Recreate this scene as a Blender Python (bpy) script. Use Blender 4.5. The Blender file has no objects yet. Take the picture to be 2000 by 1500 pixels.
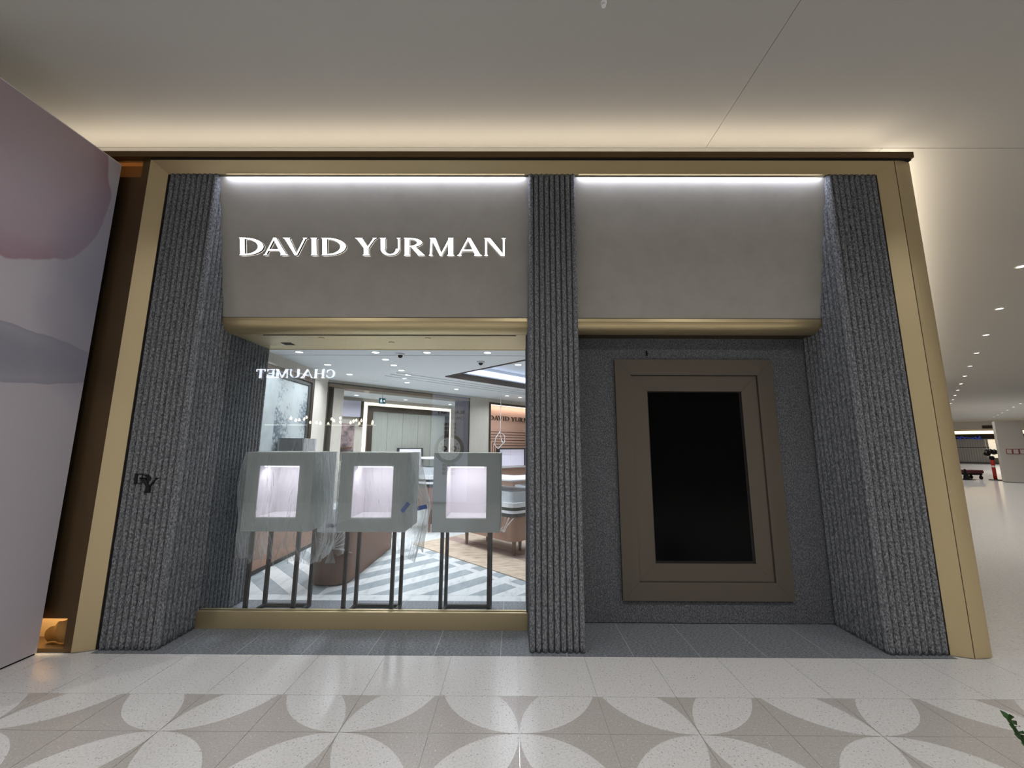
import bpy, math, random
from mathutils import Matrix, Vector, noise

# ------------------------------------------------------------------ camera, world, lights, exposure
scene = bpy.context.scene
COL = scene.collection
S2 = math.sqrt(2.0)
rnd = random.Random(7)
ORD = ('first', 'second', 'third', 'fourth', 'fifth', 'sixth', 'seventh', 'eighth', 'ninth', 'tenth', 'eleventh', 'twelfth', 'thirteenth')

def setup_camera():
    f, pitch, yaw, roll = 777.12, 0.157057, -0.0043126, 0.0042246
    cp, sp, cy, sy = math.cos(pitch), math.sin(pitch), math.cos(yaw), math.sin(yaw)
    fw = Vector((sy * cp, cy * cp, sp))
    r0 = Vector((cy, -sy, 0)); u0 = r0.cross(fw)
    r = r0 * math.cos(roll) + u0 * math.sin(roll)
    u = r.cross(fw)
    cd = bpy.data.cameras.new('camera'); cam = bpy.data.objects.new('camera', cd)
    COL.objects.link(cam)
    m = Matrix((r, u, -fw)).transposed().to_4x4()
    m.translation = Vector((0, -3.16416, 1.5))
    cam.matrix_world = m
    cd.sensor_width = 36.0; cd.sensor_fit = 'HORIZONTAL'; cd.lens = f * 36.0 / 2000.0
    cd.clip_start = 0.05; cd.clip_end = 300
    scene.camera = cam
setup_camera()

w = bpy.data.worlds.new('world'); scene.world = w; w.use_nodes = True
w.node_tree.nodes['Background'].inputs[0].default_value = (0.9, 0.95, 1.0, 1)
w.node_tree.nodes['Background'].inputs[1].default_value = 0.03
scene.view_settings.view_transform = 'Standard'
scene.view_settings.look = 'None'
scene.view_settings.gamma = 1.0
scene.view_settings.use_curve_mapping = False
scene.view_settings.exposure = 0.0
scene.cycles.use_denoising = True
scene.cycles.max_bounces = 7
scene.cycles.use_adaptive_sampling = True
scene.cycles.adaptive_threshold = 0.025
scene.cycles.transparent_max_bounces = 18
scene.cycles.sample_clamp_indirect = 6.0
scene.cycles.caustics_reflective = False
scene.cycles.caustics_refractive = False

HALL_W, CORR_W, SHOP_W, ROOM_W = 25.0, 34.0, 12.5, 22.0
COVE_WM, FASCIA_WM = 2.15, 3.1
WARM, COOL, NEUT = (1.0, 0.86, 0.66), (0.80, 0.84, 1.0), (1.0, 0.975, 0.95)
SHOPC = (0.92, 0.945, 1.0)

def area(name, loc, size, power, color, direction=(0, 0, -1), sy=None, spread=None, roll=None):
    ld = bpy.data.lights.new(name, 'AREA')
    ld.energy = power; ld.color = color
    if sy is None:
        ld.shape = 'DISK'; ld.size = size
    else:
        ld.shape = 'RECTANGLE'; ld.size = size; ld.size_y = sy
    if spread: ld.spread = math.radians(spread)
    o = bpy.data.objects.new(name, ld); COL.objects.link(o)
    z = -Vector(direction).normalized()
    x = Vector(roll) if roll else (Vector((1, 0, 0)) if abs(z.x) < .9 else Vector((0, 1, 0)))
    y = z.cross(x).normalized(); x = y.cross(z).normalized()
    m = Matrix((x, y, z)).transposed().to_4x4(); m.translation = Vector(loc)
    o.matrix_world = m
    return o

# ------------------------------------------------------------------ materials
def lin(c):
    if isinstance(c, str):
        c = [int(c[i:i + 2], 16) / 255 for i in (0, 2, 4)]
    return tuple((v / 12.92 if v <= 0.04045 else ((v + 0.055) / 1.055) ** 2.4) for v in c) + (1,)

MATS = {}
def mat(name, col='808080', rough=.5, metal=0., emit=None, estr=0., spec=.5, coat=0.):
    if name in MATS: return MATS[name]
    m = bpy.data.materials.new(name); m.use_nodes = True
    b = m.node_tree.nodes['Principled BSDF']
    b.inputs['Base Color'].default_value = lin(col)
    b.inputs['Roughness'].default_value = rough
    b.inputs['Metallic'].default_value = metal
    b.inputs['Specular IOR Level'].default_value = spec
    b.inputs['Coat Weight'].default_value = coat
    if emit:
        b.inputs['Emission Color'].default_value = lin(emit)
        b.inputs['Emission Strength'].default_value = estr
    MATS[name] = m
    return m

def nodes(m):
    nt = m.node_tree
    return nt, nt.nodes['Principled BSDF'], (lambda t: nt.nodes.new('ShaderNode' + t)), nt.links.new

def coords(N, L, scale=(1, 1, 1), rot=(0, 0, 0), obj=False):
    if obj:
        g = N('TexCoord'); out = g.outputs['Object']
    else:
        g = N('NewGeometry'); out = g.outputs['Position']
    mp = N('Mapping'); mp.inputs['Scale'].default_value = scale; mp.inputs['Rotation'].default_value = rot
    L(out, mp.inputs['Vector'])
    return mp.outputs['Vector']

def ramp(N, stops):
    r = N('ValToRGB'); e = r.color_ramp.elements
    while len(e) < len(stops): e.new(.5)
    for el, (p, c) in zip(e, stops):
        el.position = p; el.color = lin(c)
    return r

def speckle(name, stops, scale=70, rough=.7, stretch=(1, 1, 1), bump=.3, bdist=.004, detail=3, second=None, spec=.3, coat=0.):
    """stone speckle: noise through a ramp, with fine relief"""
    m = mat(name, '808080', rough, spec=spec, coat=coat)
    nt, b, N, L = nodes(m)
    v = coords(N, L, stretch)
    n = N('TexNoise'); n.inputs['Scale'].default_value = scale; n.inputs['Detail'].default_value = detail
    n.inputs['Roughness'].default_value = .65
    L(v, n.inputs['Vector'])
    r = ramp(N, stops); L(n.outputs['Fac'], r.inputs['Fac'])
    out = r.outputs['Color']
    if second:
        n2 = N('TexVoronoi'); n2.inputs['Scale'].default_value = second[0]
        L(v, n2.inputs['Vector'])
        r2 = N('ValToRGB'); r2.color_ramp.elements[0].position = second[1]; r2.color_ramp.elements[1].position = second[1] + .06
        r2.color_ramp.elements[0].color = (1, 1, 1, 1); r2.color_ramp.elements[1].color = (0, 0, 0, 1)
        L(n2.outputs['Distance'], r2.inputs['Fac'])
        sep = N('SeparateColor'); L(n2.outputs['Color'], sep.inputs['Color'])
        gt = N('Math'); gt.operation = 'GREATER_THAN'; gt.inputs[1].default_value = second[3]; L(sep.outputs[0], gt.inputs[0])
        mu = N('Math'); mu.operation = 'MULTIPLY'; L(gt.outputs[0], mu.inputs[0]); L(r2.outputs['Color'], mu.inputs[1])
        mx = N('MixRGB'); L(mu.outputs[0], mx.inputs['Fac']); L(out, mx.inputs['Color1']); mx.inputs['Color2'].default_value = lin(second[2])
        out = mx.outputs['Color']
    L(out, b.inputs['Base Color'])
    if bump:
        bp = N('Bump'); bp.inputs['Strength'].default_value = bump; bp.inputs['Distance'].default_value = bdist
        L(n.outputs['Fac'], bp.inputs['Height']); L(bp.outputs['Normal'], b.inputs['Normal'])
    return m

# mall
M_TERR = speckle('light terrazzo', [(.30, 'abaaa8'), (.42, 'd0cfcd'), (.7, 'dcdbd9')], 95, .27, bump=0, second=(60, .16, '8d8a86', .72), spec=.4)
M_TERRG = speckle('grey terrazzo', [(.3, 'a29d98'), (.5, 'b3aea9'), (.75, 'bfbab5')], 95, .32, bump=0, second=(60, .15, 'd6d3ce', .75), spec=.4)
M_JOINT = mat('floor joint', '6f6b67', .8)
M_CEIL = mat('ceiling paint', 'b7b5b1', .9, spec=.1)
M_MALLW = mat('mall wall paint', 'c9c4bb', .8)
# facade
M_RIB_LIT = speckle('ribbed granite lit return', [(.30, '46484c'), (.46, '6f7276'), (.58, '8b8e92'), (.75, 'b4b7ba')], 110, .85, (1, 1, .45), .2, .002, 3, spec=.2)  # smoother return granite, paled to stand in for shop light on it
M_RIB = speckle('ribbed granite', [(.30, '36373a'), (.45, '5f6165'), (.56, '808387'), (.74, 'b0b2b4')], 100, .85, (1, 1, .6), .3, .003, 4, spec=.2)
M_BACK = speckle('fine granite', [(.30, '3a3b3f'), (.48, '5c5e62'), (.62, '787a7e'), (.78, '9a9c9f')], 120, .85, (1, 1, .6), .5, .003, 4, spec=.2)
M_SLAB = speckle('granite paving', [(.28, '44474c'), (.46, '6c7075'), (.6, '8a8f94'), (.8, 'b2b6ba')], 75, .55, (.7, 1.6, 1), .2, .002, 4, spec=.4)
M_GROUT = mat('granite joint', 'b4b7b9', .8)
M_PLAST = speckle('fascia plaster', [(.3, 'a5a19a'), (.55, 'aba7a0'), (.8, 'b1ada6')], 5, .75, bump=.12, bdist=.003, detail=6, spec=.2)

def gold(name, col, rough, aniso=(60, 60, 1)):
    m = mat(name, col, rough, .8)
    nt, b, N, L = nodes(m)
    v = coords(N, L, aniso)
    n = N('TexNoise'); n.inputs['Scale'].default_value = 4; n.inputs['Detail'].default_value = 3
    L(v, n.inputs['Vector'])
    mr = N('MapRange'); mr.inputs['To Min'].default_value = rough - .05; mr.inputs['To Max'].default_value = rough + .06
    L(n.outputs['Fac'], mr.inputs['Value']); L(mr.outputs['Result'], b.inputs['Roughness'])
    return m
M_GOLD = gold('champagne metal', 'd6c49c', .48)
M_GOLDX = gold('champagne metal brushed across', 'cdbb93', .40, (1, 60, 60))
M_BRONZE = gold('dark bronze metal', '6f5a40', .38)
M_SLOT = mat('black slot', '050403', .9)
M_TAUPE = speckle('taupe lacquer', [(.3, '5b534a'), (.7, '625a51')], 400, .55, bump=0, spec=.35)
M_SCREEN = mat('black screen glass', '010102', .22, spec=.12)
M_BEZEL = mat('screen bezel', '070707', .35)
M_LED = mat('cool led', 'ffffff', .5, emit='e9eeff', estr=9.0)
M_LEDW = mat('warm led', 'ffffff', .5, emit='ffd9a0', estr=6.0)
M_LETTER = mat('lit letter face', 'ffffff', .5, emit='ffffff', estr=3.2)
M_LSIDE = mat('letter side', '2b2823', .5)
M_BLACK = mat('black metal', '060606', .45, .0, spec=.3)
M_MONO = mat('black monogram', '050505', .35)
# shop
M_SHOPC = mat('shop ceiling paint', 'e6eaec', .9, spec=.1)
M_CREAM = speckle('cream wallcovering', [(.3, 'cbc5b9'), (.7, 'd6d1c6')], 30, .85, (1, 1, .2), bump=.1, bdist=.001, spec=.1)
M_LINEN = speckle('linen panel', [(.3, 'a5a89f'), (.7, 'b4b7ae')], 50, .9, (1, 1, .05), bump=0, spec=.1)
M_BRZ2 = mat('shop bronze trim', '50483f', .45, .6)
M_MARW = speckle('white marble', [(.32, 'b9c0c2'), (.48, 'dde1e1'), (.8, 'e9ecec')], 7, .28, (1.6, .5, 1), 0, detail=8)
M_MARG = speckle('grey marble', [(.3, '8b979c'), (.5, 'a3aeb2'), (.8, 'b8c1c4')], 7, .28, (1.6, .5, 1), 0, detail=8)
M_RUG = speckle('beige rug', [(.3, 'a08d7c'), (.5, 'c4b39f'), (.75, 'd8c9b6')], 9, .98, (.6, 2.2, 1), .5, .01, 5, spec=.05)
M_RUGB = speckle('rug taupe band', [(.3, '9a8279'), (.7, 'b09a90')], 14, .98, (.6, 2.2, 1), .4, .008, spec=.05)
M_CASE = mat('sage grey lacquer', 'b0b5b2', .45, spec=.4)
M_NICHE = mat('pale blush lining', 'ebe7eb', .8, spec=.1)
M_LEATH = mat('brown leather', '6b4c3c', .55)
M_TAN = mat('tan leather', '9a7560', .6)
M_WOOD = mat('walnut', '6a4a35', .5)
M_WHITE = mat('white lacquer', 'e8eaec', .4)
M_DKGREY = mat('charcoal panel', '3f4240', .5)
M_CORAL = mat('blush panel', 'd9ae98', .75, spec=.2)
M_GROOVE = mat('brown inlay', '4a3024', .5)
M_TAPE = mat('blue masking tape', '1d55a8', .6)
M_PINKB = speckle('rosy print', [(.3, '4a4448'), (.5, '8d7f80'), (.7, 'b99f9b')], 6, .8, bump=0)
def plaster_art():
    m = mat('patinated plaster', 'a0a8a8', .8, spec=.2)
    nt, b, N, L = nodes(m)
    v = coords(N, L, (1, 1, 1))
    n = N('TexNoise'); n.inputs['Scale'].default_value = 2.2; n.inputs['Detail'].default_value = 5; L(v, n.inputs['Vector'])
    n2 = N('TexNoise'); n2.inputs['Scale'].default_value = 22; n2.inputs['Detail'].default_value = 8; n2.inputs['Roughness'].default_value = .75; L(v, n2.inputs['Vector'])
    mu = N('Math'); mu.operation = 'MULTIPLY'; L(n.outputs['Fac'], mu.inputs[0]); L(n2.outputs['Fac'], mu.inputs[1])
    r = ramp(N, [(.23, 'a6adac'), (.275, '949c9d'), (.305, '6f797e'), (.37, '545e65')]); L(mu.outputs[0], r.inputs['Fac'])
    L(r.outputs['Color'], b.inputs['Base Color'])
    return m
M_ART = plaster_art()
M_ARTP = speckle('plain plaster', [(.3, '9aa2a2'), (.7, 'a9b0af')], 8, .85, bump=0, detail=6, spec=.1)

def glass(name, fac=.07, tint='f5f7f8'):
    m = bpy.data.materials.new(name); m.use_nodes = True
    nt = m.node_tree; nt.nodes.clear()
    N = lambda t: nt.nodes.new('ShaderNode' + t); L = nt.links.new
    t = N('BsdfTransparent'); t.inputs[0].default_value = lin(tint)
    g = N('BsdfGlossy'); g.inputs['Roughness'].default_value = 0.0
    fr = N('Fresnel'); fr.inputs['IOR'].default_value = 1.5
    geo = N('NewGeometry')
    mx = N('MixShader'); mx.inputs[0].default_value = fac
    L(t.outputs[0], mx.inputs[1]); L(g.outputs[0], mx.inputs[2])
    o = N('OutputMaterial'); L(mx.outputs[0], o.inputs[0])
    return m
M_GLASS = glass('window glass', .05)
M_VITR = glass('vitrine glass', .05)

def film(name, dens=.22):
    m = bpy.data.materials.new(name); m.use_nodes = True
    nt = m.node_tree; nt.nodes.clear()
    N = lambda t: nt.nodes.new('ShaderNode' + t); L = nt.links.new
    tr = N('BsdfTransparent'); tr.inputs[0].default_value = (.97, .98, .98, 1)
    p = N('BsdfPrincipled'); p.inputs['Base Color'].default_value = (.93, .95, .95, 1); p.inputs['Roughness'].default_value = .22
    v = coords(N, L, (1, 1, .30)); nz = N('TexNoise'); nz.inputs['Scale'].default_value = 10; nz.inputs['Detail'].default_value = 2
    nz.inputs['Distortion'].default_value = 1.2; L(v, nz.inputs['Vector'])
    bp = N('Bump'); bp.inputs['Strength'].default_value = 1.0; bp.inputs['Distance'].default_value = .035
    L(nz.outputs['Fac'], bp.inputs['Height']); L(bp.outputs['Normal'], p.inputs['Normal'])
    p.inputs['Specular IOR Level'].default_value = .8
    lw = N('LayerWeight'); lw.inputs['Blend'].default_value = .35; L(bp.outputs['Normal'], lw.inputs['Normal'])
    mr = N('MapRange'); mr.inputs['To Min'].default_value = dens * .5; mr.inputs['To Max'].default_value = min(.95, dens * 3.2)
    L(lw.outputs['Facing'], mr.inputs['Value'])
    mx = N('MixShader'); L(mr.outputs['Result'], mx.inputs[0]); L(tr.outputs[0], mx.inputs[1]); L(p.outputs[0], mx.inputs[2])
    o = N('OutputMaterial'); L(mx.outputs[0], o.inputs[0])
    return m
M_FILM = film('clear plastic film', .20)
M_BUNCH = film('bunched plastic film', .55)

# ------------------------------------------------------------------ mesh helpers
class MB:
    def __init__(s): s.v = []; s.f = []; s.m = []
    def add(s, vs, fs, mi=0):
        k = len(s.v); s.v += [tuple(p) for p in vs]
        s.f += [tuple(i + k for i in f) for f in fs]; s.m += [mi] * len(fs)
        return s
    def box(s, x0, x1, y0, y1, z0, z1, mi=0):
        vs = [(x, y, z) for x in (x0, x1) for y in (y0, y1) for z in (z0, z1)]
        return s.add(vs, [(0, 1, 3, 2), (4, 6, 7, 5), (0, 4, 5, 1), (2, 3, 7, 6), (0, 2, 6, 4), (1, 5, 7, 3)], mi)
    def prism(s, poly, z0, z1, mi=0, mside=None, tf=None):
        n = len(poly); vs = [(x, y, z0) for x, y in poly] + [(x, y, z1) for x, y in poly]
        if tf: vs = [tf(*p) for p in vs]
        k = len(s.v); s.v += vs
        s.f.append(tuple(k + i for i in reversed(range(n)))); s.m.append(mi)
        s.f.append(tuple(k + n + i for i in range(n))); s.m.append(mi)
        for i in range(n):
            j = (i + 1) % n
            s.f.append((k + i, k + j, k + n + j, k + n + i)); s.m.append(mi if mside is None else mside)
        return s
    def extr(s, prof, a0, a1, mk, mi=0):
        """profile extruded: mk(u,v,a) -> point"""
        n = len(prof); k = len(s.v)
        s.v += [mk(u, v, a0) for u, v in prof] + [mk(u, v, a1) for u, v in prof]
        s.f.append(tuple(k + i for i in range(n))); s.m.append(mi)
        s.f.append(tuple(k + n + i for i in reversed(range(n)))); s.m.append(mi)
        for i in range(n):
            j = (i + 1) % n
            s.f.append((k + i, k + n + i, k + n + j, k + j)); s.m.append(mi)
        return s
    def tube(s, pts, r, seg=6, mi=0, cap=True):
        pts = [Vector(p) for p in pts]; k = len(s.v); n = len(pts)
        up = Vector((0, 0, 1))
        for i, p in enumerate(pts):
            d = (pts[min(i + 1, n - 1)] - pts[max(i - 1, 0)]).normalized()
            a = d.cross(up) if abs(d.z) < .95 else d.cross(Vector((1, 0, 0)))
            a.normalize(); b = d.cross(a)
            rr = r[i] if isinstance(r, (list, tuple)) else r
            for j in range(seg):
                t = 2 * math.pi * j / seg
                s.v.append(tuple(p + a * (rr * math.cos(t)) + b * (rr * math.sin(t))))
        for i in range(n - 1):
            for j in range(seg):
                q = (j + 1) % seg
                s.f.append((k + i * seg + j, k + i * seg + q, k + (i + 1) * seg + q, k + (i + 1) * seg + j)); s.m.append(mi)
        if cap:
            s.f.append(tuple(k + j for j in reversed(range(seg)))); s.m.append(mi)
            s.f.append(tuple(k + (n - 1) * seg + j for j in range(seg))); s.m.append(mi)
        return s
    def lathe(s, prof, c=(0, 0, 0), seg=16, mi=0):
        k = len(s.v); n = len(prof)
        for r, z in prof:
            for j in range(seg):
                t = 2 * math.pi * j / seg
                s.v.append((c[0] + r * math.cos(t), c[1] + r * math.sin(t), c[2] + z))
        for i in range(n - 1):
            for j in range(seg):
                q = (j + 1) % seg
                s.f.append((k + i * seg + j, k + i * seg + q, k + (i + 1) * seg + q, k + (i + 1) * seg + j)); s.m.append(mi)
        s.f.append(tuple(k + j for j in reversed(range(seg)))); s.m.append(mi)
        s.f.append(tuple(k + (n - 1) * seg + j for j in range(seg))); s.m.append(mi)
        return s
    def mesh(s, name, mats, smooth=False):
        me = bpy.data.meshes.new(name)
        me.from_pydata(s.v, [], s.f)
        for m in (mats if isinstance(mats, (list, tuple)) else [mats]): me.materials.append(m)
        for i, p in enumerate(me.polygons):
            p.material_index = s.m[i]; p.use_smooth = smooth
        me.update()
        return me
    def build(s, name, mats, parent=None, smooth=False, bevel=0, **tags):
        o = bpy.data.objects.new(name, s.mesh(name, mats, smooth)); COL.objects.link(o)
        if parent: o.parent = parent
        if bevel:
            md = o.modifiers.new('bevel', 'BEVEL'); md.width = bevel; md.segments = 2; md.limit_method = 'ANGLE'
        for k, v in tags.items(): o[k] = v
        return o

def obj(name, me, parent=None, loc=(0, 0, 0), rz=0, **tags):
    o = bpy.data.objects.new(name, me); COL.objects.link(o)
    if parent: o.parent = parent
    o.location = loc; o.rotation_euler = (0, 0, rz)
    for k, v in tags.items(): o[k] = v
    return o

def thing(name, label, cat, loc=(0, 0, 0), group=None, rz=0):
    o = bpy.data.objects.new(name, None); COL.objects.link(o)
    o.location = loc; o.rotation_euler = (0, 0, rz); o.empty_display_size = .1
    o['label'] = label; o['category'] = cat
    if group: o['group'] = group
    return o

def struct(name):
    o = bpy.data.objects.new(name, None); COL.objects.link(o); o['kind'] = 'structure'; o.empty_display_size = .1
    return o

def clip(poly, a, b, c):
    """keep a*x + b*y <= c"""
    out = []
    for i in range(len(poly)):
        p, q = poly[i], poly[(i + 1) % len(poly)]
        dp, dq = a * p[0] + b * p[1] - c, a * q[0] + b * q[1] - c
        if dp <= 0: out.append(p)
        if dp * dq < 0:
            t = dp / (dp - dq); out.append((p[0] + t * (q[0] - p[0]), p[1] + t * (q[1] - p[1])))
    return out

def ab(a, b, z=0):
    """shop axes turned 45 degrees: a = (x+y)/sqrt2 along the back wall, b = (x-y)/sqrt2"""
    return ((a + b) / S2, (a - b) / S2, z)

def box_ab(mb, a0, a1, b0, b1, z0, z1, mi=0):
    vs = [ab(a, b, z) for a in (a0, a1) for b in (b0, b1) for z in (z0, z1)]
    return mb.add(vs, [(0, 2, 3, 1), (4, 5, 7, 6), (0, 1, 5, 4), (2, 6, 7, 3), (0, 4, 6, 2), (1, 3, 7, 5)], mi)

# ------------------------------------------------------------------ lettering (drawn strokes, cap height 1)
def stroke(x0, w0, x1, w1, y0=0., y1=1.): return [(x0, y0), (x0 + w0, y0), (x1 + w1, y1), (x1, y1)]
def arc(cx, cy, ro, ri, a0, a1, n=14):
    o = []; 
    A = [math.radians(a0 + (a1 - a0) * i / n) for i in range(n + 1)]
    quads = []
    for i in range(n):
        p = lambda r, t: (cx + r[0] * math.cos(t), cy + r[1] * math.sin(t))
        quads.append([p(ri, A[i]), p(ro, A[i]), p(ro, A[i + 1]), p(ri, A[i + 1])])
    return quads
def ser(x0, x1, y, h=.055, inset=.07):
    if y < .5: return [(x0, 0), (x1, 0), (x1 - inset, h), (x0 + inset, h)]
    return [(x0 + inset, 1 - h), (x1 - inset, 1 - h), (x1, 1), (x0, 1)]
GLYPH = {
 'D': (1.42, [stroke(.06, .27, .06, .27), ser(0, .39, 0), ser(0, .39, 1)] + arc(.30, .5, (1.12, .5), (.80, .43), -90, 90)),
 'A': (1.42, [stroke(.07, .10, .62, .08), stroke(1.07, .30, .58, .19), stroke(.30, .85, .34, .77, .27, .35), ser(0, .27, 0), ser(.98, 1.45, 0)]),
 'V': (1.42, [stroke(.66, .14, .05, .30), stroke(.70, .09, 1.22, .10), ser(-.02, .43, 1), ser(1.13, 1.42, 1)]),
 'I': (.42, [stroke(.07, .28, .07, .28), ser(0, .42, 0), ser(0, .42, 1)]),
 'Y': (1.24, [stroke(.48, .28, .48, .28, 0, .48), stroke(.47, .27, .04, .32, .44), stroke(.66, .10, 1.06, .11, .44), ser(.40, .84, 0), ser(-.02, .43, 1), ser(.98, 1.24, 1)]),
 'U': (1.24, [stroke(.06, .27, .06, .27, .36), stroke(1.06, .09, 1.06, .09, .36), ser(0, .39, 1), ser(.98, 1.23, 1)] + arc(.605, .38, (.545, .38), (.33, .30), 180, 360)),
 'R': (1.26, [stroke(.06, .27, .06, .27), ser(0, .39, 0), ser(0, .39, 1), stroke(.86, .36, .42, .26, 0, .50)] + arc(.34, .74, (.72, .26), (.44, .19), -90, 90)),
 'M': (1.50, [stroke(.07, .10, .13, .10), stroke(.66, .12, .14, .26), stroke(.66, .10, 1.20, .12), stroke(1.14, .27, 1.14, .27), ser(0, .26, 0), ser(1.06, 1.50, 0), ser(.05, .36, 1), ser(1.14, 1.46, 1)]),
 'N': (1.26, [stroke(.07, .09, .07, .09), stroke(.98, .20, .07, .28), stroke(1.09, .09, 1.09, .09), ser(0, .24, 0), ser(0, .33, 1), ser(1.0, 1.27, 1)]),
 'C': (1.10, arc(.60, .5, (.58, .5), (.36, .43), 48, 312, 22) + [stroke(.93, .06, .93, .06, .62, .90), stroke(.95, .05, .95, .05, .12, .33)]),
 'H': (1.26, [stroke(.08, .24, .08, .24), stroke(.94, .24, .94, .24), stroke(.3, .66, .3, .66, .47, .54), ser(0, .40, 0), ser(0, .40, 1), ser(.86, 1.26, 0), ser(.86, 1.26, 1)]),
 'E': (.98, [stroke(.07, .24, .07, .24), stroke(.07, .83, .07, .83, 0, .07), stroke(.07, .80, .07, .80, .93, 1), stroke(.3, .42, .3, .42, .47, .54), stroke(.86, .05, .80, .09, 0, .26), stroke(.80, .07, .84, .04, .76, 1), ser(0, .3, 0), ser(0, .3, 1)]),
 'T': (1.10, [stroke(.43, .24, .43, .24), stroke(.04, 1.02, .04, 1.02, .93, 1), stroke(.04, .04, .02, .07, .72, 1), stroke(1.02, .04, 1.01, .07, .72, 1), ser(.35, .75, 0)]),
}
def letters(parent, text, xs, cap, tf, depth, mats, scale_x=1.):
    """one mesh per letter; xs = left edges in cap units; tf(u,v,w) places a point (w outwards)"""
    for ch, x in zip(text, xs):
        mb = MB()
        for q in GLYPH[ch][1]:
            mb.prism([(px * cap * scale_x + x * cap, py * cap) for px, py in q], 0, depth, 0, 1 if len(mats) > 1 else None, tf)
        mb.build('letter', mats, parent)
NAME = 'DAVIDYURMAN'
NAMEX = [(v - 70) / 120 for v in (70, 237, 378, 567, 643, 880, 1048, 1215, 1387, 1585, 1772)]

# ------------------------------------------------------------------ mall shell
ZC = 4.35
def build_floor():
    fl = struct('floor')
    pol = speckle('polished terrazzo', [(.30, 'b0afad'), (.42, 'd8d7d5'), (.7, 'e2e1df')], 60, .15, bump=0, spec=.5)
    MB().box(-14, 80, -60, 60, -.06, -.004).build('floor_base', pol, fl)
    R, X0, Y0 = .4795, .036, -.792
    g = .0016
    tile_a = MB().box(g, R - g, -.472 + g, -.003, -.02, 0).mesh('floor_tile', M_TERR)
    for k in range(-12, 12):
        obj('floor_tile', tile_a, fl, (X0 + k * R, 0, 0))
    tile_b = MB().box(g, R - g, Y0 + g, -.472 - g, -.02, 0).mesh('floor_tile', M_TERRG)
    tile_c = MB().box(g, R - g, g, R - g, -.02, 0).mesh('floor_tile', M_TERRG)
    def lens(flip, top=None):
        n = 14; pts = []
        for i in range(n + 1):                      # arc centred (R,0) from (0,0) to (R,R)
            t = math.pi - (math.pi / 2) * i / n
            pts.append((R + R * math.cos(t), R * math.sin(t)))
        for i in range(1, n):
            t = math.pi / 2 - (math.pi / 2) * i / n   # arc centred (0,R) back
            t = -(math.pi / 2) * i / n
            pts.append((R * math.cos(t), R + R * math.sin(t)))
        pts = list(reversed(pts))
        if flip: pts = [(R - x, y) for x, y in reversed(pts)]
        if top: pts = clip(pts, 0, 1, top)
        c = (R / 2, R / 2 if not top else top / 2)
        pts = [(c[0] + (x - c[0]) * .994, c[1] + (y - c[1]) * .994) for x, y in pts]
        return MB().prism(pts, -.01, .0007).mesh('petal_inlay', M_TERR)
    L = [lens(False), lens(True)]; LT = [lens(False, .320 - g), lens(True, .320 - g)]
    for k in range(-11, 11):
        obj('floor_tile', tile_b, fl, (X0 + k * R, 0, 0))
        obj('petal_inlay', LT[k % 2], fl, (X0 + k * R, Y0, 0))
        for j in range(1, 4):
            obj('floor_tile', tile_c, fl, (X0 + k * R, Y0 - j * R, 0))
            obj('petal_inlay', L[(k + j) % 2], fl, (X0 + k * R, Y0 - j * R, 0))
build_floor()

def build_ceiling():
    c = struct('ceiling')
    MB().box(-14, 1.838, -60, .265, ZC, ZC + .04).build('ceiling_panel', M_CEIL, c)
    MB().box(1.842, 80, -60, .265, ZC, ZC + .04).build('ceiling_panel', M_CEIL, c)
    MB().box(-14, 3.534, .271, 60, ZC, ZC + .04).build('ceiling_panel', M_CEIL, c)
    MB().box(3.538, 80, .271, 60, ZC, ZC + .04).build('ceiling_panel', M_CEIL, c)
    s = thing('sprinkler_head', 'tiny white sprinkler head on the mall ceiling above the shop front', 'sprinkler', (.575, -1.0, ZC)); s.scale = (.7, .7, .7)
    MB().lathe([(.03, 0), (.03, -.006), (.014, -.012), (.012, -.03)], seg=12).build('body', M_WHITE, s)
    MB().lathe([(.022, -.034), (.022, -.038)], seg=12).build('deflector', M_WHITE, s)
build_ceiling()

def build_hall():
    o = MB().box(-14, 9, -7.3, -7.0, 0, ZC).build('wall_opposite', mat('opposite facade', '8c867d', .8), kind='structure')
    MB().box(-14, -3.95, .36, .6, 0, 4.07).build('wall_front_left', M_MALLW, kind='structure')
    MB().box(-14.2, -14, -7.3, 1, 0, ZC).build('wall_hall_end', M_MALLW, kind='structure')
    mb = MB(); box_ab(mb, 2.71, 52, 2.12, 2.284, 0, 4.07); mb.build('wall_shop_side', mat('beige side cladding', '9d8f78', .6), kind='structure')
    mb = MB(); box_ab(mb, 1.4, 66, 11.4, 11.6, 0, ZC); mb.build('wall_corridor_far_side', M_MALLW, kind='structure')
build_hall()

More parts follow.
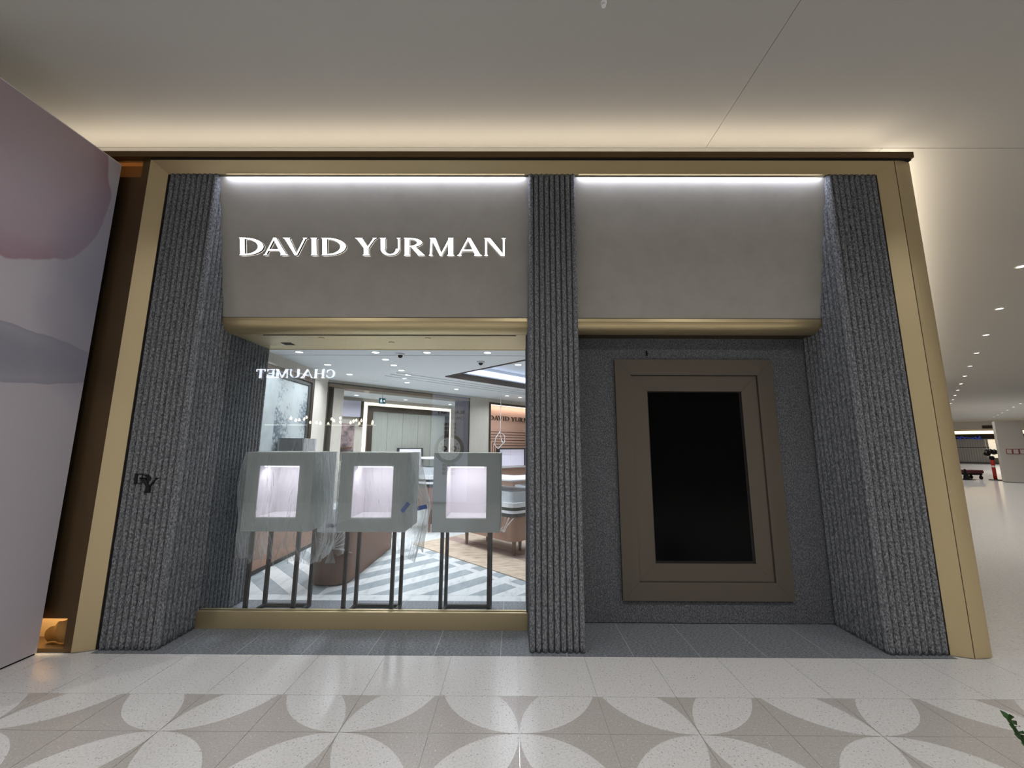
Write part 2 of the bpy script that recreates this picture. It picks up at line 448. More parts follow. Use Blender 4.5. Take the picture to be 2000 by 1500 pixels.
def build_downlights():
    ring = MB().lathe([(.055, 0), (.078, 0), (.078, -.006), (.060, -.010), (.055, -.004)], seg=20).mesh('trim_ring', mat('white trim', 'e8e8e6', .5))
    lens = MB().lathe([(.052, -.002), (.052, -.006)], seg=20).mesh('lens', mat('downlight lens', 'ffffff', .5, emit='fff6ea', estr=7.0))
    def dl(loc, label, group, s=1.0):
        t = thing('downlight', label, 'downlight', loc, group); t.scale = (s, s, s)
        obj('trim_ring', ring, t); obj('lens', lens, t)
    for k in range(13):
        p = (8.0 + 1.97 * k, 2.774 + 1.925 * k, ZC)
        dl(p, ORD[k] + ' round downlight of the long corridor ceiling row, counted from the right photo edge' if k else 'nearest downlight of the long corridor row, cut by the right photo edge', 'downlights along the corridor ceiling', .95)
        area('corridor_lamp', (p[0], p[1], ZC - .02), .15, CORR_W, NEUT, spread=130)
    for k in range(7):
        p = (32.0 + 2.25 * k, 21.96 + 2.18 * k, ZC)
        dl(p, ORD[k] + ' tiny far downlight above the white column, counted from the right photo edge', 'far downlights above the white column', 1.1)
        area('far_corridor_lamp', (p[0], p[1], ZC - .02), .2, CORR_W * 2, NEUT, spread=150)
    for x in (-7.6, -5.0, -2.4, .2, 2.8, 5.4, 8.0):
        for y in (-2.6, -5.2):
            dl((x, y, ZC), 'recessed hall downlight behind the viewpoint', 'hall downlights behind the viewpoint', 1.5)
            area('hall_lamp', (x, y, ZC - .02), .15, HALL_W, NEUT, spread=140)
build_downlights()
area('cove_lamp', (-1.3, .17, 4.10), 9.4, COVE_WM * 9.4, WARM, (0, -.25, 1), sy=.03)
a0 = ab(2.8 + 10, 2.20, 4.11)
area('side_cove_lamp', a0, 20, COVE_WM * 20 * 4.4, WARM, (.18, -.18, 1), sy=.03, roll=(1, 1, 0))

# ------------------------------------------------------------------ facade
def build_portal():
    t = thing('portal_frame', 'champagne gold metal portal frame around the whole shop front', 'frame', (0, 0, 0))
    xl, xr, zt = -3.2265, 3.341, 4.011
    MB().prism([(xl, 0), (-3.10, .05), (-3.10, .06), (xl, .30)], 0, zt).build('jamb', M_GOLD, t)
    MB().prism([(3.22, .05), (xr - .003, 0), (xr - .003, .30), (3.22, .06)], 0, zt).build('jamb', M_GOLD, t)
    n = 8
    arcp = [(xr + .004 + .18 * math.sin(math.pi / 2 * i / n) ** 1.0, .0 + .06 * (1 - math.cos(math.pi / 2 * i / n))) for i in range(n + 1)]
    MB().prism(arcp + [(3.53, .10), (3.53, .32), (xr + .004, .32)], 0, zt).build('outer_panel', M_GOLD, t, smooth=False)
    MB().box(xr - .02, xr + .02, .02, .3, 0, zt).build('joint', M_SLOT, t)
    MB().extr([(0, zt), (.05, 3.902), (.06, 3.902), (.06, zt)], xl, xr, lambda u, v, a: (a, u, v)).build('header', M_GOLDX, t)
    MB().box(-4.6, 3.50, -.022, .10, 4.020, 4.074).build('cap_strip', M_BRONZE, t, bevel=.002)
    MB().box(-3.23, 3.49, -.002, .10, 4.005, 4.022).build('shadow_gap', M_SLOT, t)
    MB().box(-3.105, -3.082, .055, .07, 0, 3.9).build('edge_gap', M_SLOT, t)
    MB().box(3.205, 3.225, .055, .07, 0, 3.9).build('edge_gap', M_SLOT, t)
    MB().box(-3.4, 3.4, .436, 1.015, 2.556, 4.06).build('wall_bulkhead', M_MALLW, kind='structure')
build_portal()

def build_side_panel():
    t = thing('side_cladding', 'dark bronze side panel with small warm lit openings beside the printed hoarding', 'wall panel', (-3.4, .1, 0))
    P = lambda mb, n, m, **k: mb.build(n, m, t, **k)
    def B(*a): 
        x0, x1, y0, y1, z0, z1 = a
        return MB().box(x0 + 3.4, x1 + 3.4, y0 - .1, y1 - .1, z0, z1)
    P(B(-3.298, -3.232, .008, .30, 0, 4.02), 'post', M_BRONZE)
    P(B(-4.6, -3.298, .03, .06, .222, 3.856), 'panel', M_BRONZE)
    P(B(-4.6, -3.298, .012, .22, 0, .024), 'base_strip', M_BRONZE)
    P(B(-4.6, -3.24, .03, .34, 4.008, 4.018), 'top_light_stop', mat('amber glow lining', '9c6a34', .7))  # added to stop cove light leaking in; amber glow put into its colour
    warm = mat('raw warm lining', 'c9a878', .7)
    P(B(-4.6, -3.298, .20, .22, .02, 4.02), 'backing', warm)
    P(B(-4.0, -3.99, .06, .2, .02, 4.0), 'end_stop', warm)
    P(B(-4.6, -3.298, .088, .10, 3.60, 4.008), 'upper_backing', MATS['amber glow lining'])  # amber colour stands in for the warm glow in the upper opening
    # torn protective paper curling in the lower opening
    mb = MB(); n = 12
    for i in range(n + 1):
        u = i / n
        for j in range(5):
            v = j / 4
            mb.v.append((-3.52 + .21 * u + 3.4, .10 - .1 - .03 * math.sin(v * 2.2) + .012 * math.sin(9 * u), .03 + v * (.09 + .09 * math.sin(u * 1.6) + .008 * math.sin(17 * u))))
    for i in range(n):
        for j in range(4):
            k = i * 5 + j; mb.f.append((k, k + 5, k + 6, k + 1)); mb.m.append(0)
    P(mb, 'paper_curl', mat('amber protective paper', 'b58a4a', .6), smooth=True)
build_side_panel()
area('panel_lamp_low', (-3.55, .115, .36), .5, 3.2, (1, .74, .42), (0, .12, -1), sy=.06)
area('panel_lamp_high', (-3.55, .074, 3.74), .5, .45, (1, .66, .34), (0, .10, 1), sy=.016)

def rib_mesh(name, pitch, seed, h=3.90, depth=.034, rough=.12, m_=None):
    r = random.Random(seed); n, m = 7, 110
    mb = MB()
    for j in range(m + 1):
        z = h * j / m
        for i in range(n):
            t = math.pi * i / (n - 1)
            q = Vector((i * .9 + seed * 7.3, z * 26, seed))
            d = 1 + rough * noise.noise(q) if 0 < i < n - 1 else 1
            mb.v.append((pitch / 2 - pitch * .45 * math.cos(t), -depth * math.sin(t) ** .6 * d if 0 < i < n - 1 else 0, z))
    for j in range(m):
        for i in range(n - 1):
            k = j * n + i; mb.f.append((k, k + 1, k + n + 1, k + n)); mb.m.append(0)
    mb.f.append(tuple(range(n))[::-1]); mb.m.append(0)
    mb.f.append(tuple(m * n + i for i in range(n))); mb.m.append(0)
    return mb.mesh(name, m_ or M_RIB, True)

def build_pillars():
    y0 = .072
    def ribs(t, x0, x1, n, org, variants):
        p = (x1 - x0) / n
        for k in range(n):
            obj('rib', variants[k % len(variants)], t, (x0 + k * p - org[0], y0 - org[1], 0))
    # left pillar with its return into the window
    t = thing('ribbed_pillar', 'ribbed grey granite pillar carrying the small black monogram, left of the window', 'pillar', (-2.9, .3, 0))
    o = (-2.9, .3)
    V = [rib_mesh('rib', (3.08 - 2.645) / 9, s) for s in (1, 2, 3)]
    ribs(t, -3.08, -2.645, 9, o, V)
    MB().box(-3.085 - o[0], -2.672 - o[0], y0 - o[1], 1.02 - o[1], 0, 3.902).build('core', M_RIB, t)
    n = 20; p = (1.03 - .05) / n
    W = [rib_mesh('rib', p, s, 3.90, .034, .03, M_RIB_LIT) for s in (4, 5, 6)]
    for k in range(n):
        obj('rib', W[k % 3], t, (-2.672 - o[0], .05 + k * p - o[1], 0), math.pi / 2)
    MB().box(-3.9, -3.06, .35, 1.03, 0, 4.0).build('wall_left_return', M_MALLW, kind='structure')
    # middle pillar
    t = thing('ribbed_pillar', 'ribbed grey granite pillar in the middle between lit window and dark recess', 'pillar', (.33, .3, 0))
    o = (.33, .3)
    V = [rib_mesh('rib', (.542 - .123) / 9, s) for s in (7, 8, 9)]
    ribs(t, .123, .542, 9, o, V)
    MB().box(.124 - o[0], .541 - o[0], y0 - o[1], 1.03 - o[1], 0, 3.902).build('core', M_BACK, t)
    # right pillar with its return
    t = thing('ribbed_pillar', 'ribbed grey granite pillar at the right, beside the dark recess and gold jamb', 'pillar', (3.0, .3, 0))
    o = (3.0, .3)
    V = [rib_mesh('rib', (3.212 - 2.773) / 9, s) for s in (10, 11, 12)]
    ribs(t, 2.773, 3.212, 9, o, V)
    MB().box(2.80 - o[0], 3.215 - o[0], y0 - o[1], .9 - o[1], 0, 3.902).build('core', M_RIB, t)
    n = 10; p = (.557 - .05) / n
    W = [rib_mesh('rib', p, s, 3.90, .034, .03, M_RIB_LIT) for s in (13, 14)]
    for k in range(n):
        obj('rib', W[k % 2], t, (2.80 - o[0], .05 + (k + 1) * p - o[1], 0), -math.pi / 2)
    MB().box(.53, 2.83, .557, .70, .006, 2.56).build('wall_recess_back', M_BACK, kind='structure')
    MB().box(.53, 2.83, .56, .70, 0, .006).build('trim_1', M_SLOT, kind='structure')
build_pillars()

def build_paving():
    f = struct('floor_granite')
    MB().box(-3.09, 3.22, 0, 1.04, -.004, -.0002).build('joint_bed', M_GROUT, f)
    P = .4845
    xs = [.88 + k * P for k in range(-9, 6)]
    for x in xs:
        a, b = max(x, -3.08), min(x + P, 3.22)
        if b - a < .03: continue
        mids = (.66,) if a < .1 else ()
        ys = [0.0, .404, 1.035] if a < .1 else [0.0, .56]
        for y0, y1 in zip(ys, ys[1:]):
            MB().box(a + .0022, b - .0022, y0, y1 - .002, -.004, .0004).build('granite_slab', M_SLAB, f)
build_paving()

def build_fascias():
    for (x0, x1, lab) in ((-2.675, .126, 'greige plaster fascia panel with gold rounded lower edge above the window, behind the lit letters'),
                          (.539, 2.80, 'blank greige plaster fascia panel with gold rounded lower edge above the dark recess')):
        xm = (x0 + x1) / 2
        t = thing('fascia_panel', lab, 'sign panel', (xm, .3, 2.5))
        mk = lambda u, v, a: (a - xm, u - .3, v - 2.5)
        MB().extr([(.062, 3.885), (.303, 2.658), (.40, 2.658), (.40, 3.885)], x0, x1, mk).build('plaster_board', M_PLAST, t)
        prof = [(.303, 2.652)] + [(.300 + .125 * (1 - math.cos(math.pi / 2 * i / 10)), 2.622 - .088 * math.sin(math.pi / 2 * i / 10)) for i in range(11)] + [(.43, 2.652)]
        MB().extr(prof, x0, x1, mk).build('bullnose', M_GOLDX, t, smooth=False)
        MB().box(x0 - xm, x1 - xm, .306 - .3, .42 - .3, 2.651 - 2.5, 2.660 - 2.5).build('reveal', M_SLOT, t)
        e0, e1 = (x0 + .10, x1 - .035) if x0 < 0 else (x0 + .03, x1 - .07)
        MB().box(e0 - xm, e1 - xm, .030 - .3, .048 - .3, 3.894 - 2.5, 3.900 - 2.5).build('led_channel', M_GOLDX, t)
        area('fascia_lamp', ((e0 + e1) / 2, .037, 3.8935), e1 - e0, FASCIA_WM * (e1 - e0), COOL, (0, .10, -1), sy=.009)
    # soffit over the window and behind the glass
    s = thing('window_soffit', 'champagne metal soffit with thin black slot over the display window', 'soffit', (-1.26, .7, 2.53))
    MB().box(-2.68 + 1.26, .125 + 1.26, .436 - .7, 1.02 - .7, .004, .02).build('plate', M_GOLD, s)
    MB().box(-2.36 + 1.26, .02 + 1.26, .452 - .7, .462 - .7, -.001, .006).build('slot', M_SLOT, s)
    MB().box(-2.36 + 1.26, -2.26 + 1.26, .74 - .7, .83 - .7, .001, .006).build('vent', M_SLOT, s)
    for x, y in ((-1.86, .56), (-1.23, .72), (-.83, .56)):
        MB().lathe([(.028, 0), (.028, .008)], (x + 1.26, y - .7, -.002), 14).build('sensor', M_GOLD, s)
    MB().box(.53, 2.83, .42, .56, 2.536, 2.56).build('trim_2', M_BRONZE, kind='structure')
    # illuminated shop name
    t = thing('illuminated_sign', 'glowing white capital letters of the shop name on the plaster fascia', 'sign', (-2.468, .1945, 3.195))
    up = Vector((0, -.193, .981)).normalized(); nrm = Vector((0, -.981, -.193)).normalized()
    tf = lambda u, v, w: tuple(Vector((u, 0, 0)) + up * v + nrm * w)
    letters(t, NAME, NAMEX, .155, tf, .022, [M_LETTER, M_LSIDE])
    t = thing('monogram', 'small black two-letter monogram fixed on the ribbed granite pillar', 'emblem', (-2.99, .046, 1.14))
    tf1 = lambda u, v, w: (u + .14 * 0, -w, v + .062)
    letters(t, 'D', [0], .078, tf1, .012, [M_MONO], 1.25)
    tf2 = lambda u, v, w: (u + .045, -w - .002, v - .004)
    letters(t, 'Y', [0], .112, tf2, .012, [M_MONO], 1.12)
build_fascias()

def build_window():
    t = struct('window_1')
    MB().box(-2.66, .123, .432, .440, .120, 2.534).build('pane', M_GLASS, t)
    MB().box(-2.675, .124, .404, .431, 0, .134).build('sill', M_GOLDX, t, bevel=.002)
    MB().box(-2.675, .124, .441, .468, 0, .138).build('sill_inner', M_GOLDX, t, bevel=.002)
    MB().box(-2.67, .12, .430, .442, 0, .118).build('glazing_channel', M_SLOT, t)
    MB().box(.112, .124, .425, .50, .13, 2.53).build('edge_trim', M_BACK, t)
build_window()

def mitred(t, name, x0, x1, z0, z1, wd, y0, y1, m):
    """four mitred members; coordinates relative to the thing"""
    a, b, c, d = (x0, z0), (x1, z0), (x1, z1), (x0, z1)
    ia, ib, ic, id_ = (x0 + wd, z0 + wd), (x1 - wd, z0 + wd), (x1 - wd, z1 - wd), (x0 + wd, z1 - wd)
    e = .0008
    for q in ([a, b, ib, ia], [b, c, ic, ib], [c, d, id_, ic], [d, a, ia, id_]):
        cx, cz = sum(p[0] for p in q) / 4, sum(p[1] for p in q) / 4
        q = [(cx + (p[0] - cx) * (1 - e), cz + (p[1] - cz) * (1 - e)) for p in q]
        MB().extr(q, y0, y1, lambda u, v, s: (u, s, v)).build(name, m, t)

def build_screen():
    t = thing('display_screen', 'tall black screen in a stepped taupe frame on the dark recess wall', 'screen', (1.69, .557, 0))
    X = lambda x: x - 1.69
    mitred(t, 'outer_frame', X(.953), X(2.436), .193, 2.324, .148, -.032, -.0005, M_TAUPE)
    mitred(t, 'inner_frame', X(1.106), X(2.283), .346, 2.171, .148, -.014, -.0005, M_TAUPE)
    MB().box(X(1.252), X(2.137), -.006, -.0005, .49, 2.03).build('bezel', M_BEZEL, t)
    MB().box(X(1.262), X(2.112), -.009, -.006, .515, 2.012).build('glass_front', M_SCREEN, t)
    c = thing('wall_sensor', 'tiny black sensor on granite wall above the framed screen', 'sensor', (1.27, .557, 2.395))
    MB().box(-.006, .006, -.01, 0, -.03, .02).build('body', M_BLACK, c); MB().tube([(0, -.008, .0), (0, -.03, -.01)], .006, 8).build('tip', M_BLACK, c)
build_screen()

def build_hoarding():
    t = thing('printed_hoarding', 'tall white hoarding wall printed with pink and grey watercolour at the left edge', 'hoarding', (-4.5, -.55, 0))
    m = mat('watercolour print', 'b5b0b8', .45, spec=.35)
    nt, b, N, L = nodes(m)
    v = coords(N, L)
    sep = N('SeparateXYZ'); L(v, sep.inputs[0])
    nz = N('TexNoise'); nz.inputs['Scale'].default_value = 2.0; nz.inputs['Detail'].default_value = 4; L(v, nz.inputs['Vector'])
    def blob(cy, cz, ry, rz, amt, stops):
        def lin1(out, c, r):
            s = N('Math'); s.operation = 'SUBTRACT'; L(out, s.inputs[0]); s.inputs[1].default_value = c
            d = N('Math'); d.operation = 'DIVIDE'; L(s.outputs[0], d.inputs[0]); d.inputs[1].default_value = r
            q = N('Math'); q.operation = 'POWER'; q.inputs[1].default_value = 2; a = N('Math'); a.operation = 'ABSOLUTE'
            L(d.outputs[0], a.inputs[0]); L(a.outputs[0], q.inputs[0]); return q.outputs[0]
        ad = N('Math'); ad.operation = 'ADD'; L(lin1(sep.outputs['Y'], cy, ry), ad.inputs[0]); L(lin1(sep.outputs['Z'], cz, rz), ad.inputs[1])
        mr = N('MapRange'); mr.inputs['To Min'].default_value = -amt; mr.inputs['To Max'].default_value = amt; L(nz.outputs['Fac'], mr.inputs['Value'])
        a2 = N('Math'); a2.operation = 'ADD'; L(ad.outputs[0], a2.inputs[0]); L(mr.outputs['Result'], a2.inputs[1])
        r = N('ValToRGB'); e = r.color_ramp.elements
        while len(e) < len(stops): e.new(.5)
        for el, (p, val) in zip(e, stops): el.position = p; el.color = (val, val, val, 1)
        L(a2.outputs[0], r.inputs['Fac']); return r.outputs['Color']
    out = None
    def over(prev, fac, c):
        mx = N('MixRGB'); L(fac, mx.inputs['Fac'])
        if isinstance(prev, str): mx.inputs['Color1'].default_value = lin(prev)
        else: L(prev, mx.inputs['Color1'])
        mx.inputs['Color2'].default_value = lin(c); return mx.outputs['Color']
    out = over('c6c0c6', blob(-.62, 3.55, .58, .80, .25, [(0, .5), (.55, .62), (.93, 1.), (.965, 0.)]), 'a88c96')
    out = over(out, blob(.05, 2.75, .55, 1.1, .3, [(0, .75), (.5, .5), (.95, 0.), (1, 0)]), '8f8e9e')
    out = over(out, blob(-.55, 2.12, .75, .22, .5, [(0, .75), (.5, .55), (.80, .65), (.84, 0)]), '8b8b99')
    L(out, b.inputs['Base Color'])
    MB().box(-1.5, 1.045, -.55, .53, .012, 3.932).build('printed_panel', m, t)
    MB().box(-1.5, 1.043, -.545, .528, 3.932, 3.940).build('top_edge', M_WHITE, t)
    MB().box(-1.5, 1.040, -.54, .524, 0, .012).build('base_gap', M_SLOT, t)
build_hoarding()

# ------------------------------------------------------------------ shop interior shell
ZS = 2.80
def mitred_mk(t, name, u0, u1, v0, v1, wd, s0, s1, m, mk, sides=(0, 1, 2, 3)):
    a, b, c, d = (u0, v0), (u1, v0), (u1, v1), (u0, v1)
    ia, ib, ic, id_ = (u0 + wd, v0 + wd), (u1 - wd, v0 + wd), (u1 - wd, v1 - wd), (u0 + wd, v1 - wd)
    Q = ([a, b, ib, ia], [b, c, ic, ib], [c, d, id_, ic], [d, a, ia, id_])
    for k in sides:
        MB().extr(Q[k], s0, s1, mk).build(name, m, t)

TA0, TA1, TB0, TB1 = 2.05, 4.9, -3.82, -.3
def build_shop_shell():
    c = struct('ceiling_shop')
    mb = MB()
    for (a0, a1, b0, b1) in ((-4, TA0, -12, 2.05), (TA1, 12, -12, 2.05), (TA0, TA1, -12, TB0), (TA0, TA1, TB1, 2.05)):
        poly = [ab(a0, b0)[:2], ab(a0, b1)[:2], ab(a1, b1)[:2], ab(a1, b0)[:2]]
        poly = clip(poly, 0, -1, -1.02)
        if len(poly) > 2:
            mb.prism(poly[::-1], ZS, ZS + .03)
    mb.build('ceiling_sheet', M_SHOPC, c)
    mb = MB(); box_ab(mb, TA0, TA1, TB0, TB1, 3.10, 3.13); mb.build('tray_top', M_SHOPC, c)
    for (a0, a1, b0, b1) in ((TA0 - .03, TA0, TB0, TB1), (TA1, TA1 + .03, TB0, TB1), (TA0, TA1, TB0 - .03, TB0), (TA0, TA1, TB1, TB1 + .03)):
        mb = MB(); box_ab(mb, a0, a1, b0, b1, ZS + .10, 3.12); mb.build('tray_upstand', M_SHOPC, c)
        mb = MB(); box_ab(mb, a0 - .004, a1 + .004, b0 - .004, b1 + .004, ZS - .012, ZS + .10); mb.build('tray_trim', M_BRZ2, c)
    for k in range(3):
        mb = MB(); box_ab(mb, 1.2, 6, -4.15 - .22 * k, -4.13 - .22 * k, ZS - .012, ZS); mb.build('moulding', M_SHOPC, c)
    MB().box(-3.4, .4, 2.44, 2.446, ZS - .002, ZS).build('seam', M_DKGREY, c)
    MB().box(-3.4, .4, 1.016, 1.03, 2.53, ZS + .02).build('riser', M_GOLD, c)
    # floor
    f = struct('floor_shop')
    MB().box(-6, 2.0, 1.04, 11, -.008, -.003).build('floor_bed', M_MARW, f)
    MB().box(-3.42, .6, 1.04, 1.187, -.003, .0005).build('border_slab', M_MARW, f)
    g = .0015
    def plank(poly, m):
        if len(poly) > 2: MB().prism(poly, -.003, .0005).build('marble_plank', m, f)
    for k in range(-4, 16):
        c0 = .90 + .25 * k                         # right field, stripes along (1,1): y-x between c0 and c0+.25
        base = [(-2.0 + g, 1.19), (3, 1.19), (3, 6), (-2.0 + g, 6)]
        p = clip(clip(base, -1, 1, c0 + .25 - g), 1, -1, -c0 - g)
        m = M_MARG if k % 2 == 0 else M_MARW
        plank(clip(p, 1, 1, 1.475), m)
        plank(clip(clip(p, -1, -1, -1.585), 1, 1, 1.76), m)
    for k in range(0, 20):
        c0 = -2.35 + .25 * k                       # left field, stripes along (1,-1)
        base = [(-3.42, 1.19), (-2.0 - g, 1.19), (-2.0 - g, 6), (-3.42, 6)]
        p = clip(clip(base, 1, 1, c0 + .25 - g), -1, -1, -c0 - g)
        plank(p, M_MARG if k % 2 == 0 else M_MARW)
    p = clip(clip([(-2, 1.19), (3, 1.19), (3, 6), (-2, 6)], 1, 1, 1.585 - g), -1, -1, -1.475 - g)
    plank(clip(p, 1, 0, .6), M_MARW)
    # walls
    wl = struct('wall_shop_left')
    MB().box(-3.52, -3.42, 1.0, 3.55, 0, ZS).build('wall_sheet', M_CREAM, wl)
    MB().prism([(-3.42, 3.55), (-3.648, 4.56), (-3.75, 4.56), (-3.52, 3.55)], 0, ZS).build('wall_column', M_CREAM, wl)
    wb = struct('wall_shop_back')
    def W(a0, a1, z0, z1, m=M_CREAM, b0=-5.95, b1=-5.8, n='wall_sheet'):
        mb = MB(); box_ab(mb, a0, a1, b0, b1, z0, z1); return mb.build(n, m, wb)
    W(.60, 4.19, 2.742, ZS); W(4.19, 4.86, 0, ZS); W(6.9, 9, 0, ZS); W(4.86, 6.9, 2.70, ZS)
    W(4.86, 6.9, 0, 2.70, M_CREAM, -6.15, -5.99, 'alcove_back')
    W(4.86, 4.925, 0, 2.70, M_BRZ2, -5.99, -5.79, 'alcove_jamb'); W(4.925, 6.9, 2.65, 2.70, M_BRZ2, -5.99, -5.79, 'alcove_head')
    w2 = struct('wall_inner_room')
    mb = MB(); box_ab(mb, 0.9, 9, -8.45, -8.3, 0, ZS); mb.build('wall_sheet', M_CREAM, w2)
    mb = MB(); box_ab(mb, 0.8, 1.0, -8.4, -5.9, 0, ZS); mb.build('wall_sheet', M_CREAM, w2)
    mb = MB(); box_ab(mb, 8.8, 9.0, -8.4, 2.1, 0, ZS); mb.build('wall_sheet', M_CREAM, w2)
build_shop_shell()

def build_shop_fittings():
    # framed plaster panel on the left wall
    t = thing('framed_wall_panel', 'large patinated grey plaster panel in bronze frame on the shop left wall', 'wall panel', (-3.42, 2.4, 0))
    mk = lambda u, v, s: (s, u - 2.4, v)
    mitred_mk(t, 'outer_frame', 1.2, 3.49, .1, 2.625, .075, .001, .05, M_BRZ2, mk)
    mitred_mk(t, 'inner_frame', 1.275, 3.415, .175, 2.55, .06, .001, .03, M_DKGREY, mk)
    MB().box(.001, .012, 2.495 - 2.4, 3.355 - 2.4, .235, 2.49).build('plaster_slab', M_ART, t)
    MB().box(.001, .016, 1.335 - 2.4, 2.490 - 2.4, .235, 2.49).build('plaster_slab', M_ARTP, t)
    # bronze portal to the inner room
    t = thing('bronze_portal', 'wide dark bronze doorway frame between shop floor and inner room', 'doorway', ab(2.4, -5.9, 0))
    def P(n, a0, a1, b0, b1, z0, z1, m=M_BRZ2):
        mb = MB(); box_ab(mb, a0 - 2.4, a1 - 2.4, b0 + 5.9, b1 + 5.9, z0, z1); mb.build(n, m, t)
    brz = gold('satin bronze', '8a7c6c', .32, (1, 1, 1))
    P('head', .63, 4.19, -6.15, -5.78, 2.66, 2.742, brz); P('jamb', 3.99, 4.19, -6.15, -5.78, 0, 2.66); P('jamb', .60, .655, -6.15, -5.78, 0, 2.742)
    P('edge', .63, 4.19, -5.785, -5.77, 2.725, 2.745, M_DKGREY)
    # framed linen panel of the inner room
    t = thing('linen_wall_panel', 'pale linen panel in dark frame with glowing edge, seen through the bronze doorway', 'wall panel', ab(3.9, -8.3, 0))
    mk = lambda u, v, s: ab(u - 3.9, s, v)
    mitred_mk(t, 'glow_edge', 2.52, 5.42, 0, 2.70, .10, .001, .012, mat('soft glow edge', 'ffffff', .5, emit='fff1dc', estr=1.3), mk, (1, 2, 3))
    mitred_mk(t, 'frame', 2.62, 5.33, .0, 2.61, .145, .001, .07, M_BRZ2, mk, (1, 2, 3))
    xs = [2.762, 3.228, 3.708, 4.218, 4.668, 5.185]
    for u0, u1 in zip(xs, xs[1:]):
        MB().extr([(u0 + .004, .02), (u1 - .004, .02), (u1 - .004, 2.465), (u0 + .004, 2.465)], .001, .02, mk).build('linen_strip', M_LINEN, t)
    t = thing('wall_niche', 'small white lit niche box with dark frame on the linen panel', 'display niche', ab(3.96, -8.28, 1.0))
    mk = lambda u, v, s: ab(u, s, v)
    mitred_mk(t, 'frame', -.40, .40, -.1, .46, .03, .001, .10, M_DKGREY, mk)
    MB().extr([(-.37, -.07), (.37, -.07), (.37, .43), (-.37, .43)], .002, .04, mk).build('lit_back', mat('lit niche back', 'ffffff', .6, emit='f6f1ff', estr=.9), t)
    t = thing('suspended_board', 'blank pale lilac board hanging at the far left of the inner room', 'board', ab(1.96, -8.2, 2.27))
    MB().extr([(-.42, 0), (.42, 0), (.42, .43), (-.42, .43)], 0, .03, mk).build('face', mat('pale lilac board', 'c9c7d6', .6), t)
    MB().extr([(.43, -.25), (.50, -.25), (.50, .43), (.43, .43)], -.05, .03, mk).build('side_post', M_BRZ2, t)
    t = thing('wall_picture', 'rosy grey printed picture below the pale lilac board in inner room', 'picture', ab(2.02, -8.28, 1.2))
    MB().extr([(-.26, 0), (.26, 0), (.26, .89), (-.26, .89)], 0, .03, mk).build('print', M_PINKB, t)
    MB().extr([(-.34, .25), (.20, .25), (.20, .28), (-.34, .28)], .03, .10, mk).build('ledge', M_WOOD, t)
    # running-man exit sign
    t = thing('exit_sign', 'small teal exit sign with white running figure and arrow on inner ceiling', 'sign', ab(2.49, -7.2, 2.64))
    MB().extr([(-.085, -.07), (.085, -.07), (.085, .07), (-.085, .07)], -.012, .012, mk).build('panel', mat('exit teal', '0d4a55', .5, emit='0d4a55', estr=.6), t)
    MB().extr([(-.003, .07), (.003, .07), (.003, .16), (-.003, .16)], -.003, .003, mk).build('stem', M_BLACK, t)
    wht = mat('exit white', 'f2fbfa', .5, emit='f2fbfa', estr=1.)
    for q in ([(.01, -.008), (.045, -.008), (.045, -.03), (.072, 0), (.045, .03), (.045, .008), (.01, .008)],
              [(-.06, -.045), (-.048, -.045), (-.03, -.005), (-.015, -.045), (-.004, -.045), (-.018, .0), (-.02, .025), (-.045, .025), (-.065, .0), (-.058, -.005), (-.045, .008), (-.048, -.012)],
              [(-.038, .032), (-.022, .032), (-.022, .048), (-.038, .048)]):
        MB().extr(q, .012, .015, mk).build('pictogram', wht, t)
    # blush alcove with the name and inlaid lines
    t = thing('blush_feature_wall', 'blush pink feature wall with dark lettering and stepped inlay lines', 'wall panel', ab(5.8, -5.99, 0))
    mk = lambda u, v, s: ab(u - 5.8, s, v)
    MB().extr([(4.93, 0), (6.9, 0), (6.9, 2.648), (4.93, 2.648)], .001, .03, mk).build('board', M_CORAL, t)
    MB().extr([(4.93, 2.635), (6.9, 2.635), (6.9, 2.648), (4.93, 2.648)], .10, .12, mk).build('light_strip', mat('blush strip light', 'ffffff', .5, emit='ffe6d6', estr=3.), t)
    letters(t, NAME, NAMEX, .1244, lambda u, v, wd: mk(u + 5.01, v + 2.235, .03 + wd), .02, [M_GROOVE])
    for k in range(6):
        z = 1.915 - .0755 * k; u0 = 4.935 if k < 2 else 4.975 + .082 * (k - 2)
        MB().extr([(u0, z - .008), (6.9, z - .008), (6.9, z + .008), (u0, z + .008)], .025, .034, mk).build('inlay', M_GROOVE, t)
        if k >= 2:
            MB().extr([(u0, .3), (u0 + .02, .3), (u0 + .02, z), (u0, z)], .025, .034, mk).build('inlay', M_GROOVE, t)
    t = thing('wall_niche', 'white lit double niche in the blush feature wall beside the pillar', 'display niche', ab(5.85, -5.955, .95))
    mk = lambda u, v, s: ab(u, s, v)
    mitred_mk(t, 'frame', -.57, .57, -.02, .52, .035, 0, .12, M_DKGREY, mk)
    for u0, u1 in ((-.52, -.012), (.012, .52)):
        MB().extr([(u0, .03), (u1, .03), (u1, .48), (u0, .48)], .002, .02, mk).build('lit_back', mat('niche white', 'e8e6f2', .6, emit='eeeaff', estr=.45), t)
    MB().extr([(-.55, -.02), (.55, -.02), (.55, .02), (-.55, .02)], 0, .16, mk).build('shelf', M_WHITE, t)
    area('alcove_fill', ab(5.9, -5.86, 2.63), 1.9, 5.0, (1, .9, .8), (-.3, .3, -1), sy=.03, roll=(1, 1, 0))  # fill lamp added under the alcove head to brighten the blush wall
    # loose cable with a loop
    t = thing('hanging_cable', 'loose white cable looped at its end, hanging in front of blush wall', 'cable', (-.30, 6.0, 2.8))
    MB().tube([(0, 0, 0), (.004, 0, -.4), (0, 0, -.85), (-.01, 0, -1.0)], .007, 6).build('cord', M_WHITE, t)
